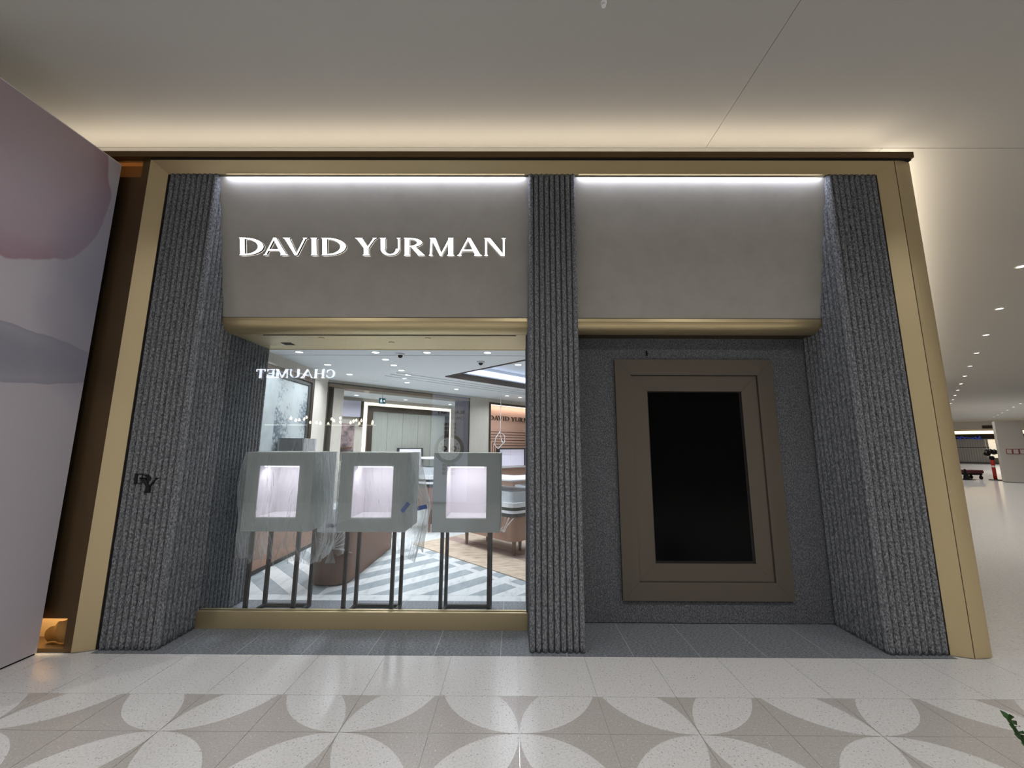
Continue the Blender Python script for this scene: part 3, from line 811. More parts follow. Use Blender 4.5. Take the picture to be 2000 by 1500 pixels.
    pts = [(-.01, 0, -.95), (-.11, .02, -1.10), (-.13, .02, -1.25), (-.05, 0, -1.34), (.10, 0, -1.18), (.10, .02, -1.05), (-.01, 0, -.95), (.02, .01, -1.12), (.05, 0, -1.2)]
    MB().tube(pts, .011, 6).build('loop', M_WHITE, t)
build_shop_fittings()

def build_shop_lights():
    ring = MB().lathe([(.050, 0), (.066, 0), (.066, -.004), (.054, -.006), (.050, -.003)], seg=20).mesh('trim_ring', M_WHITE)
    lens = MB().lathe([(.048, -.001), (.048, -.004)], seg=20).mesh('lens', mat('shop lamp lens', 'ffffff', .5, emit='ffffff', estr=5.))
    def dl(x, y, lab, grp, z=ZS, pw=SHOP_W):
        t = thing('downlight', lab, 'downlight', (x, y, z), grp)
        obj('trim_ring', ring, t); obj('lens', lens, t)
        if pw: area('shop_lamp', (x, y, z - .012), .09, pw, SHOPC, spread=150)
    for x, l in ((-3.0, 'shop downlight nearest the window above the plaster wall panel'), (-1.93, 'shop downlight at the window end of the middle ceiling row'), (-1.21, 'shop downlight near the window between two black dome cameras'), (-.367, 'shop downlight near the window closest to the middle pillar')):
        dl(x, 2.25, l, 'shop downlights in the front row')
    for k, y in enumerate((2.71, 3.135, 3.57, 4.01)):
        dl(-1.937, y, ORD[k + 1] + ' downlight of the straight middle shop ceiling row, counted from the window', 'middle row of shop downlights', pw=SHOP_W * .7)
    for x, y, l in ((-2.11, 4.40, 'nearer'), (-2.19, 4.89, 'farther')): dl(x, y, l + ' of two downlights ending the middle ceiling row, set off to the left', 'far shop downlights', pw=SHOP_W * .6)
    for x, y, l in ((-3.0, 3.108, 'shop downlight in the left row right of the plaster panel'), (-3.0, 3.976, 'shop downlight in the left row next to the bronze doorway')): dl(x, y, l, 'left row of shop downlights')
    dl(.07, 3.06, 'shop downlight beside the middle pillar at the near tray edge', 'tray downlights', pw=SHOP_W)
    for x, y, l in ((-.12, 4.30, 'left'), (.35, 4.5, 'right')): dl(x, y, l + ' small downlight of two inside the raised ceiling tray', 'tray downlights', z=3.10, pw=SHOP_W)
    for x, y, l in ((-1.31, 5.82, 'left'), (-.17, 6.98, 'middle'), (.17, 7.29, 'right')): dl(x, y, l + ' of three downlights above the back wall between doorway and blush wall', 'back wall downlights', pw=SHOP_W * .6)
    for x, y in ((1.0, 2.3), (1.6, 3.6), (.9, 5.6)): dl(x, y, 'added unseen shop downlight behind the middle pillar to light the room', 'added unseen shop downlights', pw=SHOP_W)  # downlights added out of sight to light the room
    for k, (x, y) in enumerate(((-4.05, 6.99), (-3.616, 8.51), (-3.286, 8.916), (-3.048, 7.974), (-2.965, 9.354), (-2.621, 9.825), (-1.98, 9.166))):
        dl(x, y, ORD[k] + ' downlight from the left in the inner room beyond the bronze doorway', 'inner room downlights', pw=0)
    for a, b in ((1.9, -7.1), (3.2, -7.2), (4.5, -7.2)):
        area('inner_room_lamp', ab(a, b, ZS - .02), .15, ROOM_W, SHOPC, spread=160)
    # tray cove
    m = mat('tray led', 'ffffff', .5, emit='c9d8ff', estr=4.0)
    t = thing('cove_light', 'cool white light line around the raised ceiling tray', 'light', ab((TA0 + TA1) / 2, (TB0 + TB1) / 2, 2.93))
    ca, cb = (TA0 + TA1) / 2, (TB0 + TB1) / 2
    for (a0, a1, b0, b1) in ((TA0, TA0 + .01, TB0, TB1), (TA1 - .01, TA1, TB0, TB1), (TA0, TA1, TB0, TB0 + .01), (TA0, TA1, TB1 - .01, TB1)):
        mb = MB(); box_ab(mb, a0 - ca, a1 - ca, b0 - cb, b1 - cb, 0, .10); mb.build('light_line', m, t)
    for x, y, l in ((-1.61, 2.34, 'black dome camera near the window, left of its twin'), (-.509, 2.836, 'black dome camera nearer the middle pillar')):
        t = thing('dome_camera', l, 'camera', (x, y, ZS), 'dome cameras on the shop ceiling')
        MB().lathe([(.062, 0), (.062, -.014), (.05, -.026)], seg=18).build('housing', M_WHITE, t)
        MB().lathe([(.036, -.026), (.03, -.045), (.016, -.058), (.002, -.062)], seg=14).build('dome', M_BLACK, t, smooth=True)
build_shop_lights()

# ------------------------------------------------------------------ display cases in the window
def film_sheet(name, parent, loop, z_of, off, nv=22, seed=0, folds=26, closed=True, amp=.012):
    """plastic film hung around a plan outline; z_of(s)->(top,bottom); off(s,v) bulge outwards"""
    mb = MB(); n = len(loop)
    for i, (x, y, nx, ny, s) in enumerate(loop):
        zt, zb = z_of(s)
        for j in range(nv + 1):
            v = j / nv
            q = Vector((s * folds * .16, v * 1.4, seed * 3.1))
            d = off(s, v) + (amp * (.25 + v)) * (noise.noise(q * 2.3) + .6 * noise.noise(q * 5.1)) + .006
            zz = zt + (zb - zt) * v + .012 * v * noise.noise(Vector((s * 5, seed, v * 2)))
            mb.v.append((x + nx * d, y + ny * d, zz))
    m = n if closed else n - 1
    for i in range(m):
        k, k2 = i * (nv + 1), ((i + 1) % n) * (nv + 1)
        for j in range(nv):
            mb.f.append((k + j, k + j + 1, k2 + j + 1, k2 + j)); mb.m.append(0)
    return mb.build(name, M_FILM, parent, smooth=True)

def rect_loop(x0, x1, y0, y1, per=26):
    c = [(x0, y0), (x1, y0), (x1, y1), (x0, y1)]; N_ = [(0, -1), (1, 0), (0, 1), (-1, 0)]
    out = []
    for k in range(4):
        p, q = c[k], c[(k + 1) % 4]; n0, n1, npv = N_[k], N_[(k + 1) % 4], N_[(k - 1) % 4]
        for i in range(per):
            u = i / per
            w0 = max(0, .12 - u) / .24; w1 = max(0, u - .88) / .24
            nx = n0[0] * (1 - w0 - w1) + npv[0] * w0 + n1[0] * w1; ny = n0[1] * (1 - w0 - w1) + npv[1] * w0 + n1[1] * w1
            out.append((p[0] + (q[0] - p[0]) * u, p[1] + (q[1] - p[1]) * u, nx, ny, k + u))
    return out

def build_cases():
    LAB = ('sage grey display case on black legs, leftmost, wholly draped in clear plastic',
           'sage grey display case on black legs, middle of three, taped plastic on its side',
           'uncovered sage grey display case on black legs next to the middle pillar')
    for i, x0 in enumerate((-2.445, -1.583, -.730)):
        x1 = x0 + .612; xc = (x0 + x1) / 2; Y0, Y1, z0, z1 = .55, 1.02, .744, 1.438
        t = thing('display_case', LAB[i], 'display case', (xc, .78, 0), 'display cases in the shop window')
        X = lambda x: x - xc
        Yy = lambda y: y - .78
        nx0, nx1, nz0, nz1, nd = x0 + .121, x1 - .125, .860, 1.323, .86
        mb = MB()
        mb.box(X(x0), X(nx0), Yy(Y0), Yy(Y1), z0, z1); mb.box(X(nx1), X(x1), Yy(Y0), Yy(Y1), z0, z1)
        mb.box(X(nx0), X(nx1), Yy(Y0), Yy(Y1), z0, nz0); mb.box(X(nx0), X(nx1), Yy(Y0), Yy(Y1), nz1, z1)
        mb.box(X(nx0), X(nx1), Yy(nd + .006), Yy(Y1), nz0, nz1)
        mb.build('body', M_CASE, t)
        MB().box(X(x0), X(x1), Yy(Y0), Yy(Y1), z1, z1 + .007).build('top_plate', mat('pale sage edge', 'c3cbbb', .4), t)
        e = .003
        lin_ = MB().box(X(nx0), X(nx1), Yy(nd), Yy(nd + .006), nz0, nz1)
        lin_.box(X(nx0), X(nx0 + e), Yy(Y0 + .004), Yy(nd), nz0, nz1); lin_.box(X(nx1 - e), X(nx1), Yy(Y0 + .004), Yy(nd), nz0, nz1)
        lin_.box(X(nx0), X(nx1), Yy(Y0 + .004), Yy(nd), nz0, nz0 + .008); lin_.box(X(nx0), X(nx1), Yy(Y0 + .004), Yy(nd), nz1 - e, nz1)
        ni = lin_.build('niche', M_NICHE, t)
        MB().box(X(nx0 + .03), X(nx1 - .03), Yy(Y0 + .02), Yy(Y0 + .045), nz1 - .014, nz1 - .003).build('led_bar', mat('case led', 'ffffff', .5, emit='f4eeff', estr=2.), ni)
        area('case_lamp', (xc, Y0 + .10, nz1 - .016), .30, 1.15, (.985, .96, 1.0), (0, .35, -1), sy=.14)
        lx0, lx1, ly0, ly1, w_ = x0 + .078, x1 - .082, .57, .89, .030
        for lx in (lx0, lx1 - w_):
            for ly in (ly0, ly1 - w_):
                MB().box(X(lx), X(lx + w_), Yy(ly), Yy(ly + w_), 0.001, z0).build('leg', M_BLACK, t)
            MB().box(X(lx), X(lx + w_), Yy(ly0 + w_), Yy(ly1 - w_), 0.001, .028).build('foot_rail', M_BLACK, t)
        for ly in (ly0, ly1 - w_):
            MB().box(X(lx0 + w_), X(lx1 - w_), Yy(ly), Yy(ly + w_), 0.001, .028).build('foot_rail', M_BLACK, t)
    # plastic over the left case
    t = thing('plastic_cover', 'crumpled clear plastic sheet hanging over the leftmost display case', 'plastic sheet', (0, 0, 0))
    loop = rect_loop(-2.447, -1.831, .546, 1.024)
    def zb(s):
        k = s % 4
        return (1.446, .47 + .035 * math.sin(s * 3.1) + (.05 if 0 <= k < .15 or k > 3.7 else 0))
    def off(s, v):
        k = s % 4
        b = .01 + .02 * v + (.055 * math.sin(min(1, v * 1.6) * math.pi) if k > 3.0 or k < .12 else 0)
        if .95 < k < 2.0: b += .05 * math.sin(v * 2.4)
        if v > .82: b -= .30 * (v - .82)
        return b
    film_sheet('drape', t, loop, zb, off, 30, 1, 40)
    MB().add([(-2.455, .538, 1.449), (-1.823, .538, 1.449), (-1.823, 1.032, 1.449), (-2.455, 1.032, 1.449)], [(0, 1, 2, 3)]).build('top_sheet', M_FILM, t)
    # crumpled gathers at the bottom
    mb = MB()
    for k in range(9):
        x = -2.42 + k * .075; pts = []
        for j in range(7):
            v = j / 6
            pts.append((x + .10 * (v - .5) * math.sin(k * 2.1), .50 - .02 * math.sin(k + v * 4), .74 - .26 * v + .01 * math.sin(7 * v + k)))
        mb.tube(pts, [.003 + .002 * math.sin(k + j) ** 2 for j in range(7)], 5)
    mb.build('gathers', M_FILM, t, smooth=True)
    # plastic over the middle case
    t = thing('plastic_cover', 'clear plastic sheet flaring off the right side of the middle display case', 'plastic sheet', (0, 0, 0))
    loop = rect_loop(-1.585, -.969, .546, 1.024)
    def zb2(s):
        k = s % 4
        if .92 < k < 2.1: return (1.446, .52 + .06 * math.sin(s * 9))
        return (1.446, .80 + .05 * math.sin(s * 7))
    def off2(s, v):
        k = s % 4
        if .9 < k < 2.2: return .005 + (.24 * v if v < .56 else .134 - .16 * (v - .56))
        return .006 + .01 * v
    film_sheet('drape', t, loop, zb2, off2, 26, 2, 34)
    MB().add([(-1.592, .538, 1.449), (-.962, .538, 1.449), (-.962, 1.032, 1.449), (-1.592, 1.032, 1.449)], [(0, 1, 2, 3)]).build('top_sheet', M_FILM, t)
    for (x, y, z, r, l) in ((-.962, .512, .965, .9, .10), (-.826, .575, .955, .25, .09)):
        tp = thing('tape_strip', 'blue masking tape strip slanting on the middle case corner' if x < -.9 else 'blue masking tape strip on loose plastic between middle and right cases', 'tape', (x, y, z))
        mb = MB(); n = 6
        for i in range(n + 1):
            u = (i / n - .5) * l
            for w2 in (-.018, .018):
                mb.v.append((u * math.cos(r) - w2 * math.sin(r), -.004 - .008 * (i / n) ** 2, u * math.sin(r) + w2 * math.cos(r)))
        for i in range(n): mb.f.append((2 * i, 2 * i + 2, 2 * i + 3, 2 * i + 1)); mb.m.append(0)
        mb.build('strip', M_TAPE, tp)
build_cases()

def rounded(x0, x1, y0, y1, r, n=6):
    out = []
    for cx, cy, a in ((x1 - r, y0 + r, -90), (x1 - r, y1 - r, 0), (x0 + r, y1 - r, 90), (x0 + r, y0 + r, 180)):
        for i in range(n + 1):
            t = math.radians(a + 90 * i / n); out.append((cx + r * math.cos(t), cy + r * math.sin(t)))
    return out

def build_furniture():
    # brown counter
    t = thing('display_counter', 'brown leather clad counter with white glazed top behind the left cases', 'counter', (-2.02, 2.3, 0))
    O = lambda pts: [(x + 2.02, y - 2.3) for x, y in pts]
    MB().prism(O(rounded(-2.24, -1.815, 1.425, 3.2, .16)), .015, .56).build('leather_base', M_LEATH, t)
    MB().prism(O(rounded(-2.225, -1.83, 1.44, 3.19, .15)), 0.001, .015).build('plinth', M_BLACK, t)
    MB().prism(O(rounded(-2.25, -1.805, 1.415, 3.21, .165)), .56, .63).build('white_band', M_WHITE, t)
    MB().prism(O(rounded(-2.22, -1.84, 1.45, 3.18, .14)), .63, .80).build('display_tray', M_WHITE, t)
    MB().prism(O(rounded(-2.24, -1.815, 1.425, 3.2, .16)), .80, 1.0).build('glass_case', M_VITR, t)
    tp = thing('tape_strip', 'dark blue tape strip on white counter edge between the left cases', 'tape', (-2.0, 1.41, .64))
    MB().box(-.07, .07, -.004, 0, -.025, .015).build('strip', mat('navy tape', '1c2f6b', .6), tp)
    # film knotted round the counter
    t = thing('plastic_wrap', 'clear plastic knotted round the brown counter front', 'plastic sheet', (-1.98, 1.38, .41))
    rr = random.Random(3)
    ends = [(-.13, -.02, .10), (-.13, -.02, .07), (-.12, -.02, -.03), (-.14, -.01, -.09), (.10, -.01, .16), (.14, -.01, .17), (.20, 0, .15), (.20, .0, -.02), (.22, .03, -.06), (.17, 0, .05)]
    mb = MB()
    for i, e in enumerate(ends):
        mb.tube([(0, -.02, 0), (e[0] * .4, e[1] - .012, e[2] * .35), e], [.010, .006, .004], 6)
    mb.build('gathers', M_BUNCH, t, smooth=True)
    MB().lathe([(.004, .03), (.018, .02), (.024, 0), (.018, -.02), (.006, -.03)], (0, -.03, 0), 10).build('knot', mat('bunched plastic', 'd6dadb', .3), t, smooth=True)
    mb = MB()
    for j in range(8):
        v = j / 7
        for i in range(7):
            u = i / 6 - .5
            mb.v.append((.02 + u * (.02 + .09 * v), -.035 - .012 * math.cos(i * 2.4), -.02 - .13 * v))
    for j in range(7):
        for i in range(6):
            k = j * 7 + i; mb.f.append((k, k + 1, k + 8, k + 7)); mb.m.append(0)
    mb.build('tail', M_BUNCH, t, smooth=True)
    mb = MB()
    n, m = 16, 8
    for i in range(n + 1):
        u = i / n
        for j in range(m + 1):
            v = j / m
            zt = .17; zl = -.01 - .10 * math.sin(u * math.pi * .9) + .12 * u * u
            mb.v.append((.02 + .17 * min(u, .8) , -.012 - .01 * math.sin(u * 30) * (1 - v) + max(0, u - .45) * 1.5, zt + (zl - zt) * v))
    for i in range(n):
        for j in range(m):
            k = i * (m + 1) + j; mb.f.append((k, k + 1, k + m + 2, k + m + 1)); mb.m.append(0)
    mb.build('swag', M_FILM, t, smooth=True)
    # bench and wrapped dark unit on the left wall
    t = thing('wall_bench', 'low tan leather bench along the left shop wall under plastic', 'bench', (-3.2, 2.6, 0))
    MB().box(-.165, .165, -1.1, 1.0, .05, .58).build('body', M_TAN, t, bevel=.02)
    MB().box(-.15, .15, -1.08, .98, 0.001, .05).build('plinth', M_BLACK, t)
    t = thing('wrapped_cabinet', 'dark plastic wrapped cabinet standing by the left plaster panel', 'cabinet', (-3.19, 2.72, .581))
    MB().box(-.155, .185, -.17, .22, 0, 1.01).build('body', mat('charcoal carcass', '2e2f31', .35), t, bevel=.006)
    MB().box(-.16, .19, -.175, .225, 1.01, 1.03).build('top', mat('dark top edge', '1d1d1e', .4), t)
    loop = [(x, y, nx, ny, s) for x, y, nx, ny, s in rect_loop(-.158, .188, -.173, .223, 12)]
    film_sheet('film', t, loop, lambda s: (1.03, .1), lambda s, v: .003, 8, 5, 40, True, .006)
    # display tables
    def table(lab, a0, a1, b0, b1, zs, legs, body):
        ca, cb = (a0 + a1) / 2, (b0 + b1) / 2
        t = thing('display_table', lab, 'table', ab(ca, cb, 0), 'glazed display tables')
        z0, z1 = zs
        def pr(mb_n, ins, r, za, zb_, m):
            pts = [ab(p, q)[:2] for p, q in [(y, x) for x, y in rounded(b0 + ins - cb, b1 - ins - cb, a0 + ins - ca, a1 - ins - ca, r)]]
            MB().prism(pts[::-1], za, zb_).build(mb_n, m, t)
        pr('skirt', 0, .12, z0, z1, body)
        pr('grey_band', -.01, .125, z1, z1 + .05, M_DKGREY); pr('white_rim', -.02, .13, z1 + .05, z1 + .085, M_WHITE)
        pr('grey_band', -.01, .125, z1 + .085, z1 + .13, M_DKGREY); pr('white_top', -.02, .13, z1 + .13, z1 + .19, M_WHITE)
        pr('display_tray', .05, .08, z1 + .19, z1 + .33, M_WHITE); pr('glass_case', .01, .10, z1 + .19, z1 + .48, M_VITR)
        pr('rim', .0, .11, z1 + .48, z1 + .50, M_WHITE)
        for a, b in legs:
            p = ab(a - ca, b - cb, 0)
            MB().tube([(p[0], p[1], .013), (p[0], p[1], z0)], [.020, .032], 8).build('leg', M_WOOD, t)
    table('tan leather display table on walnut legs next to the middle pillar, on the rug', 1.72, 2.40, -3.0, -1.72, (.23, .55), ((1.90, -1.88), (2.16, -2.02), (1.84, -2.86), (2.16, -2.74)), M_TAN)
    table('rosy brown display table farther back, seen between middle and right cases', 1.75, 2.5, -4.75, -3.85, (.42, .80), ((1.9, -4.6), (2.35, -4.6), (1.9, -4.0), (2.35, -4.0)), mat('rosy leather', '876a5f', .6))
    table('white topped display table farthest back before the blush wall niche', 3.3, 4.2, -3.4, -2.2, (.25, .45), ((3.5, -3.2), (4.0, -3.2), (3.5, -2.4), (4.0, -2.4)), M_TAN)
    t = thing('plastic_wrap', 'clear plastic gathered round the tan display table beside the pillar', 'plastic sheet', ab(1.70, -2.0, .5))
    mb = MB()
    for k in range(9):
        y = .62 * (k / 8 - .5)
        mb.tube([ab(-.01, y, .05), ab(-.02, y * .55 + .03, -.06 - .03 * math.cos(k)), ab(-.022, .05 + .1 * math.sin(k), -.14)], [.008, .005, .009], 5)
    mb.build('gathers', M_BUNCH, t, smooth=True)
    tp = thing('tape_strip', 'blue tape strip hanging at the tan table edge beside right case', 'tape', ab(1.69, -2.06, .56))
    mb = MB(); box_ab(mb, -.012, -.008, -.03, .02, -.10, .05); mb.build('strip', M_TAPE, tp)
    # rug
    t = thing('area_rug', 'large beige textured rug with taupe band under the display tables', 'rug', ab(2.9, -1.9, 0.0))
    mb = MB(); box_ab(mb, 1.245 - 2.9, 4.9 - 2.9, -3.45 + 1.9, -.35 + 1.9, .001, .012); mb.build('pile', M_RUG, t)
    mb = MB(); box_ab(mb, 1.80 - 2.9, 2.02 - 2.9, -3.40 + 1.9, -.9 + 1.9, .012, .0128); mb.build('band', M_RUGB, t)
build_furniture()

# ------------------------------------------------------------------ facade opposite (seen mirrored in the window glass)
def text_mesh(txt, size, m, bold=0.):
    cu = bpy.data.curves.new('txt', 'FONT'); cu.body = txt; cu.size = size; cu.offset = bold; cu.extrude = .004
    o = bpy.data.objects.new('txt', cu); COL.objects.link(o)
    dg = bpy.context.evaluated_depsgraph_get()
    me = bpy.data.meshes.new_from_object(o.evaluated_get(dg)); bpy.data.objects.remove(o)
    me.materials.clear(); me.materials.append(m)
    return me

def build_opposite():
    t = thing('illuminated_sign', 'glowing white letters on the facade opposite, mirrored in the window glass', 'sign', (-5.03, -6.995, 3.40))
    xs, x = [], 0
    for ch in 'CHAUMET':
        xs.append(x); x += GLYPH[ch][0] + .12
    cap = 2.27 / x
    letters(t, 'CHAUMET', xs, cap, lambda u, v, wd: (-u, wd, v), .03, [mat('opposite letter glow', 'ffffff', .5, emit='dfe9ff', estr=13.)])
    t = thing('watch_poster', 'tall grey light box poster with round watch, mirrored in the window glass', 'poster', (-1.75, -6.99, 0))
    MB().box(-.50, .50, 0, .06, .05, 2.96).build('light_box', mat('poster light', '8e97a8', .5, emit='8e97a8', estr=2.4), t)
    ink = mat('poster ink', '0b0c0e', .7)
    def put(txt, size, z, bold, wd):
        me = text_mesh(txt, size, ink, bold)
        xs_ = [v.co.x for v in me.vertices]; w0 = max(xs_) - min(xs_)
        o = obj('lettering', me, t, (0, 0, 0)); k = wd / w0
        o.matrix_local = Matrix(((-k, 0, 0, .40), (0, 0, 1, .065), (0, 1, 0, z), (0, 0, 0, 1)))
    put('BLACK BAY', .12, 2.40, .004, .76); put('CHRONO', .11, 2.24, 0, .52)
    def ringm(r0, r1, cx, cz, m, y=.062, n=28):
        mb = MB()
        for q in arc(cx, cz, (r1, r1), (r0, r0), 0, 360, n):
            mb.extr(q, y, y + .004, lambda u, v, s: (u, s, v))
        return mb
    grey = mat('poster steel', '3c4046', .6, emit='3c4046', estr=.8); pale = mat('poster pale', 'c9ced6', .6, emit='c9ced6', estr=1.6)
    ringm(.31, .40, 0, 1.45, grey).build('watch_bezel', grey, t)
    ringm(.0, .30, 0, 1.45, pale, .061).build('watch_dial', pale, t)
    for cx in (-.13, .13): ringm(.03, .075, cx, 1.45, ink, .064).build('subdial', ink, t)
    for k in range(12):
        a = k * math.pi / 6
        ringm(.0, .018, .25 * math.cos(a), 1.45 + .25 * math.sin(a), ink, .064, 10).build('hour_mark', ink, t)
    for s in (1, -1):
        for k in range(3):
            for j in (-1, 0, 1):
                MB().box(j * .12 - .05, j * .12 + .05, .062, .066, 1.45 + s * (.44 + .11 * k) - .04, 1.45 + s * (.44 + .11 * k) + .04).build('bracelet_link', grey, t)
    glow = mat('pendant bulb', 'ffffff', .5, emit='fff4dc', estr=14.)
    bulb = MB().lathe([(.004, .05), (.012, .04), (.026, .015), (.030, -.01), (.02, -.03), (.004, -.036)], seg=10).mesh('bulb', glow, True)
    cord = MB().tube([(0, 0, .05), (0, 0, 4.35 - 2.10)], .004, 5).mesh('cord', M_BLACK)
    rr = random.Random(11)
    for k in range(20):
        x = -5.6 + 2.1 * (k + rr.uniform(-.3, .3)) / 19
        t = thing('pendant_lamp', 'small glass pendant bulb of the cluster mirrored in the window', 'pendant lamp', (x, -6.0 + rr.uniform(-.3, .3), 2.10 + rr.uniform(-.04, .10)), 'pendant bulbs opposite the shop')
        obj('bulb', bulb, t); obj('cord', cord, t); t.children[1].scale.z = (4.34 - t.location.z - .05) / 2.2
    for x0, x1, l in ((-5.95, -5.45, 'left of three'), (-5.40, -4.95, 'middle of three'), (-4.5, -3.3, 'longest of three')):
        t = thing('linear_lamp', 'thin glowing linear lamp mirrored in the window glass, ' + l, 'lamp', ((x0 + x1) / 2, -5.5, 2.0))
        h = (x1 - x0) / 2
        MB().box(-h, h, -.012, .012, -.012, .012).build('tube', mat('linear glow', 'ffffff', .5, emit='f6ecd6', estr=3.), t)
        MB().tube([(-h * .8, 0, .012), (-h * .8, 0, 2.34)], .003, 5).build('wire', M_BLACK, t); MB().tube([(h * .8, 0, .012), (h * .8, 0, 2.34)], .003, 5).build('wire', M_BLACK, t)
build_opposite()

# ------------------------------------------------------------------ far end of the corridor
def build_corridor_end():
    w_ = struct('wall_corridor_end')
    mb = MB(); box_ab(mb, 62, 62.3, 2, 12, 3.5, ZC); mb.build('bulkhead', M_MALLW, w_)
    mb = MB(); box_ab(mb, 63.6, 63.9, 2, 12, 0, 3.6); mb.build('wall_sheet', mat('dim shop interior', '6d655c', .8), w_)
    for b0, b1 in ((7.2, 8.3), (10, 11)):
        mb = MB(); box_ab(mb, 61.95, 62, b0, b1, 3.6, 3.92); mb.build('vent_grille', mat('brown grille', '3a2c20', .7), w_)
    t = thing('far_shopfront', 'small shop front at the corridor end with warm light band and blue script', 'shopfront', ab(62, 7, 0))
    A = lambda n, a0, a1, b0, b1, z0, z1, m: (lambda mb: (box_ab(mb, a0 - 62, a1 - 62, b0 - 7, b1 - 7, z0, z1), mb.build(n, m, t)))(MB())
    A('light_band', 62.0, 62.2, 2.5, 11.3, 3.06, 3.38, mat('far cove', 'ffffff', .5, emit='ffe0a8', estr=2.6))
    A('fascia', 61.95, 62.1, 2.5, 11.3, 2.55, 3.05, mat('dark brown fascia', '24160e', .6))
    for k in range(14):
        b = 4.9 + .18 * k; A('shutter_slat', 62.0, 62.05, b, b + .165, .15, 2.55, mat('grey shutter', '9a9690', .6))
    A('shutter_bar', 61.97, 62.0, 4.8, 7.45, 1.62, 1.68, M_DKGREY); A('kerb', 61.9, 62.2, 2.5, 11.3, 0.005, .15, M_DKGREY)
    A('lit_bay', 63.2, 63.3, 7.3, 8.7, .6, 2.5, mat('far lit bay', 'd9d2c0', .6, emit='e8dcc4', estr=.9))
    A('post', 61.95, 62.1, 8.25, 8.4, 0, 2.55, mat('pale post', 'aab4c4', .4, emit='aebde0', estr=.5))
    pts = []
    for i in range(46):
        u = i / 45
        pts.append(ab(-.1, -1.7 + 1.75 * u - .06 * math.sin(u * 41), 2.63 + .18 * math.sin(u * 37) * (.5 + .5 * math.sin(u * 9))))
    MB().tube(pts, .035, 5).build('script_sign', mat('blue script neon', '2a3a80', .5, emit='3550c0', estr=.35), t)
    # white boxed column
    t = thing('boxed_column', 'plain white boxed column standing in the corridor with red framed notices', 'column', ab(27, 5.25, 0))
    mb = MB(); box_ab(mb, 0, .9, -.36, .42, .012, 2.79); mb.build('casing', mat('column white', 'b5b1ac', .7), t)
    mb = MB(); box_ab(mb, -.01, .91, -.37, .43, .003, .012); mb.build('base_line', M_SLOT, t)
    for k in range(3):
        q = MB(); mk = lambda u, v, s: ab(s, u, v)
        u0 = -.17 + .19 * k
        fr = thing('notice', ('left', 'middle', 'right')[k] + ' red framed notice of three on the white boxed column', 'notice', ab(26.99, 5.25, 1.38), 'red framed notices')
        MB().extr([(u0, -.10), (u0 + .18, -.10), (u0 + .18, .12), (u0, .12)], -.012, .009, mk).build('frame', mat('red frame', '7a1f24', .5), fr)
        MB().extr([(u0 + .02, -.08), (u0 + .16, -.08), (u0 + .16, .10), (u0 + .02, .10)], -.016, -.012, mk).build('sheet', mat('notice paper', 'b9b2ae', .7), fr)
    # red post barrier
    t = thing('barrier_post', 'red barrier post on flat black base with black cap in the corridor', 'barrier', (23.48, 16.78, .003))
    red = mat('barrier red', 'b0281f', .5)
    MB().lathe([(.23, 0), (.23, .02), (.20, .035), (.06, .045)], seg=18).build('base', M_BLACK, t)
    MB().lathe([(.065, .045), (.065, .95), (.05, .98)], seg=14).build('post', red, t, smooth=True)
    MB().lathe([(.067, .62), (.067, .70)], seg=14).build('white_band', mat('band white', 'd8d4d0', .5), t)
    MB().lathe([(.075, .98), (.09, 1.02), (.09, 1.12), (.05, 1.16)], seg=14).build('belt_head', M_BLACK, t)
    t = thing('low_trolley', 'low dark red trolley on black wheels behind the barrier post', 'trolley', (23.0, 17.4, .003))
    MB().box(-.50, .35, -.3, .3, .30, .46).build('deck', mat('maroon cover', '4a1a1c', .6), t, bevel=.03)
    MB().box(-.46, .31, -.25, .25, .22, .30).build('frame', M_BLACK, t)
    for x in (-.4, .25):
        for y in (-.22, .22): MB().lathe([(.03, 0), (.07, .05), (.07, .12), (.03, .22)], (x, y, 0), 10).build('wheel', M_BLACK, t)
    t = thing('warning_cone', 'small black cone shaped stand left of the dark red trolley', 'cone', (22.3, 17.0, .003))
    MB().lathe([(.20, 0), (.20, .03), (.10, .05), (.04, .5), (.02, .52)], seg=12).build('cone_body', M_BLACK, t); MB().box(-.22, .22, -.22, .22, .001, .02).build('foot', M_BLACK, t)
    t = thing('cloth_bundle', 'crumpled black cloth bundle on top of the red barrier post', 'cloth', (23.48, 16.78, 1.225))
    for k in range(5):
        a = k * 1.256; MB().lathe([(.02, -.06), (.10, -.02), (.13, .06), (.07, .15), (.01, .19)], (.13 * math.cos(a), .13 * math.sin(a), .07 * math.sin(k * 2.3) + .06), 8).build('fold', M_BLACK, t, smooth=True)
build_corridor_end()

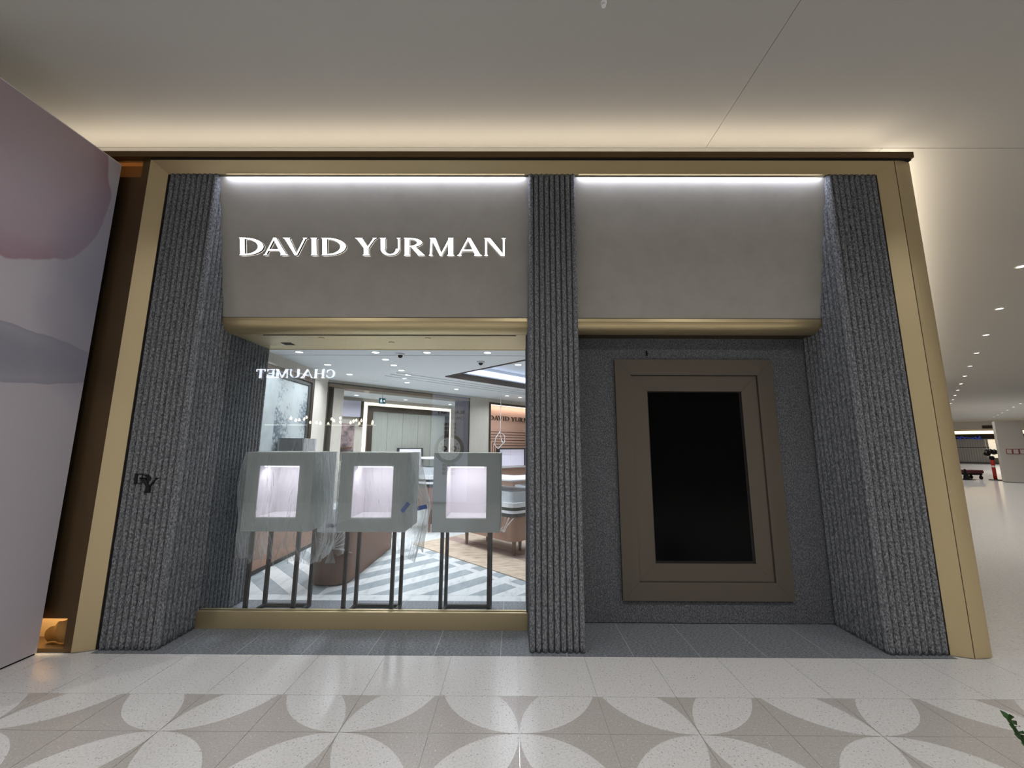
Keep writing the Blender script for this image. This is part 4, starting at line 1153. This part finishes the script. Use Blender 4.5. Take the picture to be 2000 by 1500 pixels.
# ------------------------------------------------------------------ planter at the lower right edge
def build_plant():
    t = thing('potted_plant', 'leafy green plant in a planter, one sprig tip reaching into the right edge', 'plant', (2.16, -1.43, .001))
    MB().lathe([(.10, 0), (.12, .015), (.14, .19), (.15, .20), (.135, .20), (.13, .17)], seg=24).build('pot', mat('planter grey', '6f6b66', .6), t, smooth=True)
    MB().lathe([(.13, .165), (.02, .175)], seg=20).build('soil', mat('soil', '2c2119', .95), t)
    leafm = speckle('glossy leaf', [(.3, '1f3a1a'), (.7, '3c5c2c')], 30, .45, bump=0)
    lf = []
    for i in range(5):
        u = i / 4; wd = .014 * math.sin(math.pi * min(.97, u + .05)); lf.append((u * .045, wd, .004 * math.sin(u * 3)))
    mb = MB(); k = 0
    for x, y, z in lf: mb.v += [(x, -y, z + .002), (x, 0, z), (x, y, z + .002)]
    for i in range(4):
        for j in range(2): mb.f.append((i * 3 + j, i * 3 + j + 1, i * 3 + j + 4, i * 3 + j + 3)); mb.m.append(0)
    leaf = mb.mesh('leaf', leafm, True)
    rr = random.Random(5)
    tips = [(-.285, -.045, .496), (.10, .10, .50), (.20, .0, .44), (.05, -.14, .42), (.14, .16, .38)]
    for s, tip in enumerate(tips):
        p0 = Vector((tip[0] * .12, tip[1] * .12, .17)); p3 = Vector(tip); p1 = Vector((tip[0] * .70, tip[1] * .6, tip[2] - .14))
        pts = [p0 * (1 - u) ** 2 + p1 * 2 * u * (1 - u) + p3 * u * u for u in [i / 12 for i in range(13)]]
        st = MB().tube(pts, [.005 - .0028 * i / 12 for i in range(13)], 5).build('stem', leafm, t)
        for i in range(3, 25):
            u = .25 + .75 * i / 24
            if u > 1: u = 1
            c = p0 * (1 - u) ** 2 + p1 * 2 * u * (1 - u) + p3 * u * u
            d = ((p1 - p0) * (1 - u) + (p3 - p1) * u).normalized()
            side = d.cross(Vector((0, 0, 1))).normalized() * (1 if i % 2 else -1)
            x = (d * .75 + side * .8 + Vector((0, 0, rr.uniform(-.1, .4)))).normalized()
            z = x.cross(side.cross(x)).normalized() if False else x.cross(d.cross(x)).normalized()
            zz = Vector((-.6 + rr.uniform(-.4, .4), -.5 + rr.uniform(-.4, .4), .6)); y = zz.cross(x).normalized(); zz = x.cross(y)
            m = Matrix((x, y, zz)).transposed().to_4x4(); m.translation = c
            o = obj('leaf', leaf, st); o.matrix_local = m @ Matrix.Scale(.5 + .25 * rr.random(), 4)
build_plant()
